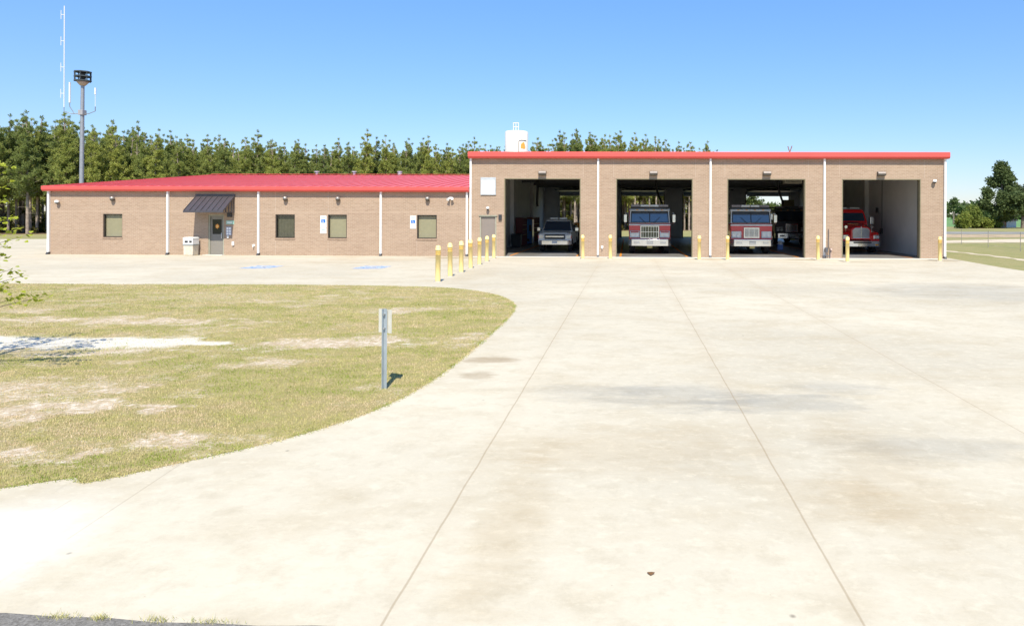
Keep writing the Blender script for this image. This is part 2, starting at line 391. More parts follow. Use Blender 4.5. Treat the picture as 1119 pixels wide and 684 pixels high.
# rough tufts along the asphalt edge
tx = np.concatenate([rng.normal(c_, s_, 90) for c_, s_ in ((-3.35,.06),(-2.75,.05),(-2.45,.07),(-3.1,.03))]); ty = -34.045 - .03*(tx+3.73) + rng.normal(0, .014, len(tx))
o = blades('verge_grass', tx, ty, .012+.025*rng.random(len(tx)), .004, M_BLADE, np.full(len(tx), .3), .008, 1.2)
tag(o, 'tufts of weeds along the crack between concrete and asphalt road', 'weeds', kind='stuff')

# right-hand side surfaces
M_SAND = mat('pale_sand', (.58,.49,.37), .95, var=.14, scale=2.5, spec=.1)
def sheet(name, pts, z, m): return tag(MB().add([(x,y,z) for x,y in pts], [tuple(range(len(pts)))]).build(name, m), kind='structure')
ys = np.linspace(14, -9, 60); l = [(21.35+.15*math.sin(y*.5)+.14*math.sin(y*2.3)-.02*(6-y), y) for y in ys]; r_ = [(21.85+.15*math.sin(y*.5)+.12*math.sin(y*3.1+1)-.02*(6-y), y) for y in ys[::-1]]
sheet('sand_path', l+r_, -.012, M_SAND)
sheet('sand_track', [(12,20),(27.7,22.2),(35.2,24),(70,31),(90,36),(90,44),(60,40),(40.8,33.2),(30.8,28.2),(12,23)], -.012, M_SAND)
M_TAN = mat('dry_verge', (.42,.31,.19), .95, var=.3, scale=.9)
sheet('dry_verge', [(15,36),(33,36.5),(48,40),(90,47),(90,51),(60,50.5),(30,48.5),(15,48)], -.013, M_TAN)
M_ROAD = mat('far_asphalt', (.27,.26,.24), .95, var=.1, scale=.5, spec=.05)
sheet('far_road', [(15,50),(40,50.2),(51,51.5),(140,60),(140,72),(60,64),(40,62.5),(15,61)], -.008, M_ROAD)
M_GREEN = mat('green_field', (.13,.25,.075), .95, var=.15, scale=.05)
sheet('green_field', [(40,105),(300,115),(900,700),(150,700)], -.01, M_GREEN)
M_BROWN = mat('pine_straw', (.19,.12,.065), .95, var=.35, scale=.6)
sheet('forest_floor', [(-130,8),(-70,31.5),(-64,35.2),(-9,58),(14,64),(26,90),(-130,130)], -.012, M_BROWN)

# ================================================================== FIRE STATION
station = tag(empty('fire_station', (-8.9, 0, 0)), 'long low tan brick fire station with red metal roofs and four open bay doors', 'fire station')
ST = (-8.9, 0, 0)
class SB(MB):
    def build(s, name, mats, parent=None, bevel=0, fix=True):
        o = MB.build(s, name, mats, parent or station, bevel, fix)
        if parent in (None, station): o.location = (8.9, 0, 0)
        return o
m, nt, b = new_mat('tan_brick')
tc = nt.nodes.new('ShaderNodeTexCoord'); sp = nt.nodes.new('ShaderNodeSeparateXYZ'); nt.links.new(tc.outputs['Object'], sp.inputs[0])
cb = nt.nodes.new('ShaderNodeCombineXYZ'); nt.links.new(math_(nt, 'ADD', sp.outputs[0], sp.outputs[1]), cb.inputs[0]); nt.links.new(sp.outputs[2], cb.inputs[1])
bt = nt.nodes.new('ShaderNodeTexBrick'); nt.links.new(cb.outputs[0], bt.inputs['Vector'])
for k_, v_ in (('Scale',1.0),('Mortar Size',.008),('Brick Width',.24),('Row Height',.08),('Bias',0)): bt.inputs[k_].default_value = v_
bt.inputs['Color1'].default_value = (.325,.232,.163,1); bt.inputs['Color2'].default_value = (.382,.277,.20,1); bt.inputs['Mortar'].default_value = (.445,.35,.268,1)
n1 = noise(nt, pos(nt, (.3,.3,1.6)), .8, 5, .6); n2 = noise(nt, pos(nt), 9, 4, .6)
c = mix(nt, ramp(nt, n1, .3, .7), bt.outputs[0], mix(nt, 1, bt.outputs[0], (.90,.88,.88), 'MULTIPLY'))
c = mix(nt, ramp(nt, n2, .3, .7), c, mix(nt, 1, c, (1.08,1.08,1.06), 'MULTIPLY'))
band = math_(nt, 'LESS_THAN', math_(nt, 'ABSOLUTE', math_(nt, 'SUBTRACT', sp.outputs[2], 2.46)), .05)
c = mix(nt, math_(nt, 'MULTIPLY', band, .35), c, (.46,.34,.25))
nt.links.new(c, b.inputs['Base Color']); b.inputs['Roughness'].default_value = .9; b.inputs['Specular IOR Level'].default_value = .2
bump(nt, b, bt.outputs['Fac'], -.15, .01); M_BRICK = m
M_WHITE = mat('white_paint', (.80,.79,.76), .5, var=.03)
M_INT = mat('interior_wall', (.71,.69,.66), .7, var=.06, scale=1)
M_DARKSTEEL = mat('dark_steel', (.05,.05,.055), .5, .3)
M_TANF = mat('tan_frame', (.42,.36,.25), .5, var=.05)
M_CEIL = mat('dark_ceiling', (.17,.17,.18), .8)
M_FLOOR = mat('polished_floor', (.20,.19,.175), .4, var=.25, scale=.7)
M_GREYDOOR = mat('grey_door', (.22,.20,.17), .55, var=.04)
M_ORANGE = mat('orange_paint', (.75,.27,.03), .6)
# red metal
m, nt, b = new_mat('red_roof'); n1 = noise(nt, pos(nt), .7, 5, .6)
nt.links.new(mix(nt, ramp(nt, n1, .3, .7), (.64,.095,.09), (.70,.125,.115)), b.inputs['Base Color']); b.inputs['Roughness'].default_value = .42; M_RED = m

def wall_holes(mb, x0, x1, z0, z1, y0, y1, holes, mi=0):
    xs = sorted({x0, x1, *[h[0] for h in holes], *[h[1] for h in holes]}); zs = sorted({z0, z1, *[h[2] for h in holes], *[h[3] for h in holes]})
    xs = [x for x in xs if x0 <= x <= x1]; zs = [z for z in zs if z0 <= z <= z1]
    def solid(i, j):
        if i < 0 or j < 0 or i >= len(xs)-1 or j >= len(zs)-1: return False
        cx, cz = (xs[i]+xs[i+1])/2, (zs[j]+zs[j+1])/2
        return not any(h[0] < cx < h[1] and h[2] < cz < h[3] for h in holes)
    for i in range(len(xs)-1):
        for j in range(len(zs)-1):
            if not solid(i, j): continue
            a, b_, c_, d = xs[i], xs[i+1], zs[j], zs[j+1]
            mb.add([(a,y0,c_),(b_,y0,c_),(b_,y0,d),(a,y0,d)], [(0,1,2,3)], mi=mi)
            mb.add([(a,y1,c_),(b_,y1,c_),(b_,y1,d),(a,y1,d)], [(3,2,1,0)], mi=mi)
            for (ii, jj, q) in ((i-1,j,[(a,y0,c_),(a,y0,d),(a,y1,d),(a,y1,c_)]),(i+1,j,[(b_,y0,c_),(b_,y1,c_),(b_,y1,d),(b_,y0,d)]),
                                (i,j-1,[(a,y0,c_),(a,y1,c_),(b_,y1,c_),(b_,y0,c_)]),(i,j+1,[(a,y0,d),(b_,y0,d),(b_,y1,d),(a,y1,d)])):
                if not solid(ii, jj): mb.add(q, [(0,1,2,3)], mi=mi)
XL, XM, XR = -33.1, -8.9, 17.42
BX = [(-6.96,-2.67), (-.70,3.57), (5.47,9.78), (11.78,16.08)]; DH = 4.38; YB = 30.8
# --- engine bay shell
mb = SB(); md_x0, md_x1 = fx(524.5), fx(542.5)
wall_holes(mb, XM, XR, -.3, 5.5, 0, .3, [(a, b_, -.3, DH) for a, b_ in BX] + [(md_x0, md_x1, -.3, 2.26)]); mb.build('bay_front_wall', M_BRICK, fix=False)
mb = SB(); mb.box(XR-.3, XR-.002, .3, YB, -.3, 5.5); mb.box(XM, XM+.3, .3, YB, -.3, 5.5)
wall_holes(mb, XM, XR, -.3, 5.5, YB, YB+.3, [(a, b_, -.3, DH) for a, b_ in BX]); mb.build('bay_side_wall', M_BRICK, fix=False)
# interior lining
mb = SB(); mb.box(XM+.3, XM+.36, .302, YB-.002, 0, 5.3); mb.box(XR-.36, XR-.3, .302, YB-.002, 0, 5.3)
wall_holes(mb, XM+.36, XR-.36, 0, 5.3, .302, .36, [(a-.05, b_+.05, 0, DH+.02) for a, b_ in BX] + [(md_x0, md_x1, 0, 2.26)])
wall_holes(mb, XM+.36, XR-.36, 0, 5.3, YB-.06, YB-.003, [(a-.05, b_+.05, 0, DH+.02) for a, b_ in BX])
for y in (11,21):   # steel columns against the walls
    mb.box(XM+.36, XM+.62, y, y+.2, 0, 5.28); mb.box(XR-.62, XR-.36, y, y+.2, 0, 5.28)
mb.build('interior_wall', M_INT, fix=False)
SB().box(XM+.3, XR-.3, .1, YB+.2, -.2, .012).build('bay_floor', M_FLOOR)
mb = SB(); mb.box(XM+.2, XR-.2, -.45, .1, -.2, .010); mb.build('threshold_slab', mat('threshold_concrete', (.66,.63,.57), .85))
for a, b_ in BX:
    for x in (a+.25, b_-.25): SB().box(x-.06, x+.06, .5, 29, .012, .016).build('floor_stripe', M_ORANGE)
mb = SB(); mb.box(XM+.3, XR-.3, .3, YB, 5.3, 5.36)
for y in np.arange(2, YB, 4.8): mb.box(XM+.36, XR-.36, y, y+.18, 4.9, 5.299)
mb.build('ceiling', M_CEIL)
# doors' rolled-up panels, tracks and frames
for i, (a, b_) in enumerate(BX):
    for back in (0, 1):
        t = empty('overhead_door'); t.parent = station; t.location = (8.9, 0, 0)
        mb = MB(); ys_ = (.5, 4.6) if not back else (YB-4.6, YB-.5)
        for k in range(7):
            y0 = ys_[0] + k*(ys_[1]-ys_[0])/7; mb.box(a+.05, b_-.05, y0, y0+.57, 4.62, 4.67)
        if back:  # the bent last section hangs into the opening
            mb.prism([(YB-.5,4.67),(YB-.25,4.58),(YB-.12,4.40),(YB-.12,4.22),(YB-.16,4.22),(YB-.17,4.38),(YB-.28,4.53),(YB-.5,4.62)], 'x', a+.05, b_-.05)
        mb.build('door_panel', mat('steel_door', (.44,.45,.46), .5, .1), t)
        mb = MB()
        for x in (a-.03, b_-.02):
            mb.box(x, x+.05, ys_[0], ys_[1], 4.68, 4.74)
            mb.box(x, x+.05, .37 if not back else YB-.12, .43 if not back else YB-.07, .02, 4.62)
        mb.cyl((a, .42 if not back else YB-.3, 4.86), (b_, .42 if not back else YB-.3, 4.86), .05, n=8)
        mb.build('door_track', M_DARKSTEEL, t)
    mb = SB(); w = .05
    mb.box(a, a+w, -.012, .30, 0, DH-w); mb.box(b_-w, b_, -.012, .30, 0, DH-w); mb.box(a, b_, -.012, .30, DH-w, DH-.001); mb.build('door_frame', mat('olive_trim', (.20,.17,.10), .55))
# main roof
y0 = -.28; mb = SB()
rise = .062
xa, xb = XM-.05, XR+.12
zf = 5.84
mb.prism([(y0+.1, zf-.04), (15.4, zf+15.6*rise), (YB+.5, zf-.04), (YB+.5, zf-.12), (15.4, zf+15.6*rise-.1), (y0+.1, zf-.12)], 'x', xa, xb)
for x in np.arange(xa+.3, xb, .6): mb.prism([(y0+.1, zf-.035), (15.4, zf+15.6*rise+.005), (15.4, zf+15.6*rise+.045), (y0+.1, zf+.005)], 'x', x, x+.03)
mb.build('bay_roof', M_RED)
def gutter_prof(y, z1, z0, d=.22): return [(y, z1), (y-.04, z1-.03), (y-.045, z0+.10), (y+.01, z0+.02), (y+.06, z0), (y+d, z0), (y+d, z1)]
M_FASCIA = mat('red_fascia', (.66,.085,.07), .5, var=.04, scale=.8)
SB().prism(gutter_prof(y0, zf, zf-.36, .279), 'x', xa, xb).build('bay_fascia', M_FASCIA, bevel=.012)
SB().prism([(y0+.28, zf-.36), (YB, zf-.36), (YB+.4, zf-.1), (15.4, zf+15.6*rise-.1), (y0+.28, zf-.1)], 'x', XR+.002, XR+.1).build('gable_trim', M_RED)
# wing shell
WT = 3.62
wins = [(112.6,133.6), (301,322.2), (358.3,379), (455.7,477.3)]
wh = [(fx(a), fx(b_), .98, 2.31) for a, b_ in wins]; dx0, dx1 = fx(227.5), fx(244.8); DT = 2.29
mb = SB(); wall_holes(mb, XL, XM-.002, -.3, WT, 0, .25, wh + [(dx0, dx1, -.3, DT)]); mb.box(XL, XL+.25, .25, 31, -.3, WT); mb.box(XL+.25, XM, 30.75, 31, -.3, WT)
mb.add([(XL,.0,WT),(XL,31,WT),(XL,15.6,5.2)], [(0,1,2)]); mb.build('wing_wall', M_BRICK, fix=False)
SB().box(XL+.25, XM-.01, .25, 30.7, -.2, .01).build('wing_floor', M_FLOOR)
SB().box(XL+.25, XM-.01, 4.0, 4.2, .01, 3.6).build('partition_wall', M_INT)
# wing roof
we = 3.88; mb = SB(); xa, xb = XL-.16, XM-.004; yr = 15.6; zr = 5.42
def rz_(y): return we-.02 + (zr-we)*(y-y0)/(yr-y0)
mb.prism([(y0+.08, rz_(y0+.08)), (yr, zr), (31.4, we-.02), (31.4, we-.1), (yr, zr-.09), (y0+.08, rz_(y0+.08)-.08)], 'x', xa, xb)
for x in np.arange(xa+.02, xb, .61): mb.prism([(y0+.08, rz_(y0+.08)+.002), (yr, zr+.002), (yr, zr+.03), (y0+.08, rz_(y0+.08)+.03)], 'x', x, x+.035)
mb.build('wing_roof', M_RED)
SB().prism(gutter_prof(y0, we, we-.285, .279), 'x', xa, xb).build('wing_fascia', M_FASCIA, bevel=.012)
SB().prism([(y0+.28, we-.28), (31, we-.28), (31.3, we-.1), (yr, zr-.1), (y0+.28, we-.1)], 'x', XL-.13, XL-.002).build('gable_trim', M_RED)
SB().box(xa, xb, yr-.2, yr+.2, zr+.046, zr+.07).build('ridge_cap', M_RED)
for px in (345, 386, 436): x = at(px, 192, 16)[0]; mb = SB(); mb.cyl((x,16.2,zr-.1),(x,16.2,zr+.30),.10 if px != 436 else .16); mb.cyl((x,16.2,zr+.27),(x,16.2,zr+.34),.2); mb.build('roof_vent', mat('galvanised', (.55,.57,.6), .4, .5))
x, _, z = at(863, 166, 6); mb = SB(); mb.tube([(x-.12,6,z+.35),(x,6,z-.05),(x,6,z-.4)],.03); mb.tube([(x,6,z-.05),(x+.14,6,z+.37)],.03); mb.build('roof_vent', mat('rust', (.25,.13,.1), .6))
# downspouts
def downspout(px, top, w=.10):
    x = fx(px); d = SB().box(x-w/2, x+w/2, -.125, -.004, .05, top).build('downspout', M_WHITE)
    s_ = MB().prism([(-.22,.0),(-.12,.0),(-.002,.08),(-.002,.13),(-.13,.13)], 'x', x-w/2-.01, x+w/2+.01).build('shoe', M_DARKSTEEL, d)
for px in (53.6+.6, 184.3, 283.3, 416.7, 510.6): downspout(px, 3.60)
for px in (514.6, 653.6, 776.1, 900.4, 1032): downspout(px, 5.49)
# control joints in the brick
for px, z0_, z1_ in [(p_, a_, b_) for p_ in (301, 358.5, 455.6) for a_, b_ in ((.02,.97),(2.33,WT-.01))] + [(p_, 4.45, 5.45) for p_ in (637, 670.5, 760, 792, 883, 917, 1010)]:
    x = fx(px); SB().box(x-.009, x+.009, -.003, .02, z0_, z1_).build('control_joint', mat('joint_sealant', (.46,.36,.28), .8))
# windows
m, nt, b = new_mat('window_glass'); b.inputs['Base Color'].default_value = (.8,.85,.85,1); b.inputs['Roughness'].default_value = .03; b.inputs['Transmission Weight'].default_value = 1; b.inputs['IOR'].default_value = 1.25
nt.nodes.remove(b); tr = nt.nodes.new('ShaderNodeBsdfTransparent'); gl = nt.nodes.new('ShaderNodeBsdfGlossy'); gl.inputs['Roughness'].default_value = .03
tr.inputs[0].default_value = (.78,.8,.76,1); ms = nt.nodes.new('ShaderNodeMixShader'); fr = nt.nodes.new('ShaderNodeFresnel'); fr.inputs[0].default_value = 1.45
ms.inputs[0].default_value = .07; nt.links.new(tr.outputs[0], ms.inputs[1]); nt.links.new(gl.outputs[0], ms.inputs[2]); nt.links.new(ms.outputs[0], nt.nodes['Material Output'].inputs[0]); M_GLASS = m
M_BRONZE = mat('bronze_frame', (.045,.038,.03), .45, .3)
M_BLIND = mat('tan_blind', (.52,.45,.31), .7, var=.04)
for i, (a, b_, c_, d) in enumerate(wh):
    w = empty('window'); w.parent = station; w.location = (8.9,0,0)
    mb = MB(); t = .055
    mb.box(a, a+t, .06, .17, c_, d); mb.box(b_-t, b_, .06, .17, c_, d); mb.box(a+t, b_-t, .06, .17, c_, c_+t); mb.box(a+t, b_-t, .06, .17, d-t, d); mb.build('frame', M_BRONZE, w)
    MB().add([(a+t,.10,c_+t),(b_-t,.10,c_+t),(b_-t,.10,d-t),(a+t,.10,d-t)], [(0,1,2,3)]).build('pane', M_GLASS, w, fix=False)
    mb = MB()
    if i == 1:
        for k in range(11): x = a+.08+k*(b_-a-.16)/11; mb.add([(x,.19,c_+.05),(x+.062,.215,c_+.05),(x+.062,.215,d-.05),(x,.19,d-.05)], [(0,1,2,3)])
        mb.box(a+.04, b_-.04, .3, .31, c_, d); bmx = mb.build('blind', mat('grey_vertical_blind', (.16,.145,.11), .7), w); bmx['label'] = 'darker vertical-slat blind'
    else:
        nz = 26
        for k in range(nz): z = c_+.05+k*(d-c_-.1)/nz; mb.add([(a+.05,.185,z),(b_-.05,.185,z),(b_-.05,.205,z+(d-c_-.1)/nz+.004),(a+.05,.205,z+(d-c_-.1)/nz+.004)], [(0,1,2,3)])
        mb.build('blind', M_BLIND, w)
    MB().box(a-.02, b_+.02, -.03, .06, c_-.09, c_-.002).build('sill', mat('brick_sill', (.33,.23,.16), .85, var=.2, scale=9), w)
# office door
d_ = empty('office_door'); d_.parent = station; d_.location = (8.9,0,0)
M_GF = mat('greenish_frame', (.33,.32,.24), .55)
mb = MB(); t = .07
mb.box(dx0, dx0+t, .03, .16, 0, DT); mb.box(dx1-t, dx1, .03, .16, 0, DT); mb.box(dx0+t, dx1-t, .03, .16, DT-t, DT); mb.build('frame', M_GF, d_)
mb = MB(); gx0, gx1, gz0, gz1 = dx0+.19, dx1-.19, 1.18, 2.02
wall_holes(mb, dx0+t, dx1-t, .03, DT-t, .10, .15, [(gx0, gx1, gz0, gz1)]); lf = mb.build('door_leaf', M_GREYDOOR, d_)
MB().box(gx0, gx1, .12, .126, gz0, gz1).build('pane', mat('dark_pane', (.02,.022,.02), .05, var=0), lf)
MB().tube([(dx1-.17,.10,.95),(dx1-.17,.04,.95),(dx1-.17,.04,1.25),(dx1-.17,.10,1.25)],.014).build('handle', M_WHITE, lf)
mb = MB(); cxx, czz = (gx0+gx1)/2, 1.62
ps_ = []
for k in range(14):
    r0 = .13 if k % 2 else .085; t_ = 2*math.pi*k/14; ps_.append((cxx+r0*math.cos(t_), czz+r0*1.15*math.sin(t_)))
mb.prism(ps_, 'y', .112, .119); e1 = mb.build('door_emblem', mat('orange_sticker', (.75,.30,.05), .6), lf)
mb = MB(); mb.disc((cxx,.110,czz),.05); mb.build('door_emblem', mat('gold_sticker', (.8,.55,.2), .6), lf)
SB().box(dx0-.1, dx1+.1, -.35, .02, -.2, .03).build('door_step', M_CONC2)
# engine-bay man door
d_ = empty('side_door'); d_.parent = station; d_.location = (8.9,0,0)
mb = MB(); a, b_ = md_x0, md_x1; t = .06
mb.box(a, a+t, .0-.012, .16, 0, 2.26); mb.box(b_-t, b_, -.012, .16, 0, 2.26); mb.box(a+t, b_-t, -.012, .16, 2.2, 2.26); mb.build('frame', M_GF, d_)
lf = MB().box(a+t, b_-t, .06, .11, .02, 2.2).build('door_leaf', mat('taupe_door', (.235,.195,.165), .5, var=.04), d_)
MB().tube([(b_-.13,.06,1.0),(b_-.13,.01,1.0),(b_-.22,.01,1.0)],.013).build('handle', mat('steel', (.6,.6,.6), .3, .8), lf)
SB().box(a-.06, b_+.06, -.06, -.013, 2.26, 2.31).build('drip_cap', M_GF)
# awning
ax0, ax1 = fx(214.2), fx(256.8); az1 = fz(235, 214.5); az0 = 2.50; ay = -1.12
aw = empty('awning'); aw.parent = station; aw.location = (8.9,0,0)
M_AWN = mat('charcoal_metal', (.075,.068,.075), .45, .2)
MB().add([(ax0,-.02,az1),(ax1,-.02,az1),(ax1,ay,az0),(ax0,ay,az0),(ax0,-.02,az1-.03),(ax1,-.02,az1-.03),(ax1,ay,az0-.04),(ax0,ay,az0-.04)],
         [(0,1,2,3),(7,6,5,4),(0,4,5,1),(2,6,7,3),(1,5,6,2),(3,7,4,0)]).build('awning_sheet', M_AWN, aw)
mb = MB()
for k in range(8):
    x = ax0+.01+k*(ax1-ax0-.05)/7; mb.add([(x,-.02,az1+.003),(x+.03,-.02,az1+.003),(x+.03,ay,az0+.003),(x,ay,az0+.003),(x,-.02,az1+.045),(x+.03,-.02,az1+.045),(x+.03,ay,az0+.045),(x,ay,az0+.045)],
        [(4,5,6,7),(0,4,7,3),(1,2,6,5),(3,7,6,2)])
mb.box(ax0-.02, ax1+.02, -.06, -.003, az1+.0, az1+.10); mb.box(ax0, ax1, ay-.02, ay+.03, az0-.10, az0-.001); mb.build('awning_seam', M_AWN, aw)
for x in (ax0+.02, ax1-.05):
    mb = MB()
    mb.box(x, x+.035, ay+.03, -.03, az0-.10, az0-.06); mb.box(x, x+.035, -.06, -.02, az0-.06, az1-.05)
    for k in (1,2,3): y = ay*(1-k/4); mb.box(x, x+.03, y-.02, y+.02, az0-.06, az0+(az1-az0)*(1-abs(y)/abs(ay))-.05)
    mb.build('awning_bracket', M_AWN, aw)
# wall lamps
M_SILV = mat('lamp_cap', (.35,.33,.30), .4, .5); M_LAMP = mat('lamp_bronze', (.10,.085,.07), .5, .2)
def dome_lamp(px, py):
    x, _, z = at(px, py, -.1); l_ = empty('wall_lamp'); l_.parent = station; l_.location = (8.9,0,0)
    MB().lathe([(0,.12),(.05,.115),(.10,.08),(.125,.02),(.125,-.03),(.0,-.03)], (x,-.13,z), 16).build('lamp_cap', M_SILV, l_)
    mb = MB(); mb.lathe([(.11,-.031),(.10,-.10),(.05,-.15),(0,-.155)], (x,-.13,z), 16); mb.box(x-.06,x+.06,-.12,-.002,z-.1,z+.05); mb.build('lamp_lens', M_LAMP, l_)
for q in ((122.9,217), (311.8,217), (369.3,217.3), (467.2,217.4)): dome_lamp(*q)
def cam_dome(px, py, s_=1, nm='security_camera'):
    x, _, z = at(px, py, -.1); mb = MB(); mb.lathe([(0,.07*s_),(.07*s_,.06*s_),(.09*s_,.01),(.085*s_,-.04*s_)], (x,-.16,z), 14); mb.box(x-.03,x+.03,-.16,-.002,z,z+.04)
    c_ = SB(); c_.v, c_.f, c_.sm, c_.mi = mb.v, mb.f, mb.sm, mb.mi; c_ = c_.build(nm, M_WHITE)
    MB().lathe([(.08*s_,-.041*s_),(.05*s_,-.1*s_),(0,-.115*s_)], (x,-.16,z), 14).build('camera_lens', M_DARKSTEEL, c_)
cam_dome(63, 220.5, 1.2); cam_dome(1021, 198, 1.2); cam_dome(533.2, 227.5, 1.0, 'door_lamp')
# twin floodlight
x, _, z = at(492.3, 216.6, -.1); fl = SB().box(x-.08, x+.08, -.05, -.002, z-.06, z+.06).build('flood_light', M_WHITE)
for s_ in (-1, 1): MB().cyl((x+s_*.05,-.05,z),(x+s_*.12,-.24,z-.06+.03*s_),.04,.085).build('lamp_head', M_WHITE, fl)
def wall_pack(px, py):
    x, _, z = at(px, py, -.1); w_ = SB().prism([(-.004,z-.13),(-.004,z+.12),(-.14,z+.10),(-.24,z+.0),(-.22,z-.10)], 'x', x-.22, x+.22).build('wall_light', M_LAMP, bevel=.015)
    MB().add([(x-.2,-.245,z+.0),(x+.2,-.245,z+.0),(x+.2,-.15,z+.10),(x-.2,-.15,z+.10)], [(0,1,2,3)]).build('lens', mat('frosted_lens', (.35,.31,.27), .4), w_)
for q in ((592.7,189.2),(714.2,189.4),(838.2,189.6),(963.3,190)): wall_pack(*q)
# small fixtures
x, _, z = at(546.4, 237.6, -.1); SB().box(x-.09,x+.09,-.1,-.002,z-.15,z+.15).build('call_box', M_DARKSTEEL, bevel=.01)
x, _, z = at(250.5, 235, -.1); SB().box(x-.11,x+.11,-.14,-.002,z-.12,z+.12).build('entry_light', M_DARKSTEEL, bevel=.01)
x, _, z = at(254, 266.5, -.1); SB().box(x-.06,x+.06,-.08,-.002,z-.1,z+.12).build('outlet_box', M_WHITE, bevel=.01)
x, _, z = at(248.2, 259, -.1); SB().box(x-.05,x+.05,-.05,-.002,z-.07,z+.07).build('keypad', M_WHITE, bevel=.006)
for px, py in ((276.5,268.3),(658,270)):
    x, _, z = at(px, py, -.1); mb = SB(); mb.cyl((x,-.004,z),(x,-.1,z),.035); mb.cyl((x,-.08,z),(x,-.12,z-.1),.025); mb.cyl((x-.06,-.1,z+.03),(x+.06,-.1,z+.03),.012); mb.box(x-.06,x+.06,-.012,-.002,z-.06,z+.06); mb.build('hose_bib', M_WHITE)
# gas meter next to the downspout between bays 3 and 4
x, y_ = fx(902.3), -.28; gm = SB()
gm.box(x-.12, x+.02, y_-.1, y_+.1, .35, .60); gm.cyl((x-.05,y_,.02),(x-.05,y_,.36),.025); gm.cyl((x-.05,y_,.14),(x+.14,y_,.14),.03); gm.cyl((x+.14,y_-.02,.0),(x+.14,y_-.02,.55),.022); gm.cyl((x-.18,y_,.16),(x-.18,y_,.05),.08); gm.tube([(x+.14,y_,.55),(x+.14,-.05,.6),(x+.14,-.05,1.6)],.02)
gm.build('gas_meter', mat('meter_grey', (.12,.12,.13), .5, .3))
x = fx(907.6); mb = SB(); mb.cyl((x,-.08,.0),(x,-.08,.45),.035); mb.cyl((x,-.08,.45),(x+.0,-.2,.5),.05); mb.box(x-.05,x+.05,-.14,-.002,.4,.56); mb.build('hose_bib', mat('rust_pipe', (.45,.33,.27), .6))

# ---- things on the walls
def iso_symbol(mb, cx, cz, s, y, mi=0, plane='y'):
    def T(u, w): return (cx+u*s, y, cz+w*s) if plane == 'y' else (cx+u*s, cz+w*s, y)
    def poly(pts): mb.add([T(u, w) for u, w in pts], [tuple(range(len(pts)))], mi=mi)
    poly([(-.12+.11*math.cos(t), .80+.11*math.sin(t)) for t in np.linspace(0, 2*math.pi, 12, endpoint=False)])
    def stroke(a, b_, w):
        d = Vector((b_[0]-a[0], b_[1]-a[1])).normalized(); nx, ny = -d.y*w/2, d.x*w/2
        poly([(a[0]+nx,a[1]+ny),(a[0]-nx,a[1]-ny),(b_[0]-nx,b_[1]-ny),(b_[0]+nx,b_[1]+ny)])
    stroke((-.12,.66),(-.06,.10),.16); stroke((-.08,.44),(.25,.44),.10); stroke((-.06,.13),(.32,.13),.13); stroke((.28,.16),(.48,-.40),.13); stroke((.44,-.38),(.62,-.32),.11)
    for k in range(12):
        a0 = R(130+k*20); a1 = R(131+(k+1)*20)
        poly([( -.02+r_*math.cos(t), -.12+r_*math.sin(t)) for r_, t in ((.42,a0),(.42,a1),(.32,a1),(.32,a0))])
M_SIGNW = mat('sign_white', (.82,.82,.80), .45, var=.02); M_BLUE = mat('sign_blue', (.03,.16,.55), .5, var=.02)
def parking_sign(px0, px1, py0, py1, two, label):
    x0, _, z1 = at(px0, py0, -.02); x1, _, z0 = at(px1, py1, -.02)
    r_ = tag(empty('accessible_parking_sign', ((x0+x1)/2, 0, z0)), label, 'sign', 'accessible parking signs on the brick wall')
    w = (x1-x0)/2; h = z1-z0
    zs = .0 if not two else h*.33
    MB().box(-w, w, -.02, -.003, zs, h).build('sign_plate', M_SIGNW, r_, .004)
    if two: MB().box(-w, w, -.02, -.003, 0, zs-.02).build('sign_plate', M_SIGNW, r_, .004)
    hh = h-zs; cz = zs+hh*.52; s_ = w*.62
    MB().box(-w*.72, w*.72, -.023, -.0205, cz-s_*.75, cz+s_*1.15).build('blue_panel', M_BLUE, r_)
    mb = MB(); iso_symbol(mb, -w*.08, cz, s_*.85, -.0245); mb.build('wheelchair_symbol', M_SIGNW, r_)
    for k_, a_, b_ in ((.7, h-hh*.16, h-hh*.13), (.6, h-hh*.23, h-hh*.20)) + (((.6, zs*.55, zs*.65), (.5, zs*.3, zs*.4)) if two else ()):
        MB().box(-w*k_, w*k_, -.023, -.0205, a_, b_).build('sign_text_line', mat('sign_green', (.05,.22,.2), .5), r_)
parking_sign(350, 356.6, 236, 255.2, True, 'white and blue accessible parking sign with a second plate below, beside the third window')
parking_sign(448.2, 454.6, 236, 250, False, 'shorter single-plate white and blue accessible parking sign beside the rightmost window')
# blank notice panel above the side door
x0, _, z1 = at(525.2, 194, -.05); x1, _, z0 = at(541.8, 213.2, -.05)
r_ = tag(empty('wall_panel', ((x0+x1)/2, 0, z0)), 'blank white square panel in a grey frame above the taupe door', 'panel'); w = (x1-x0)/2; h = z1-z0
mb = MB(); t = .07; mb.box(-w, -w+t, -.06, -.003, 0, h); mb.box(w-t, w, -.06, -.003, 0, h); mb.box(-w+t, w-t, -.06, -.003, 0, t); mb.box(-w+t, w-t, -.06, -.003, h-.13, h); mb.build('frame', mat('panel_frame', (.50,.52,.53), .4, .2), r_)
MB().box(-w+t, w-t, -.045, -.004, t, h-.13).build('panel_sheet', M_SIGNW, r_)
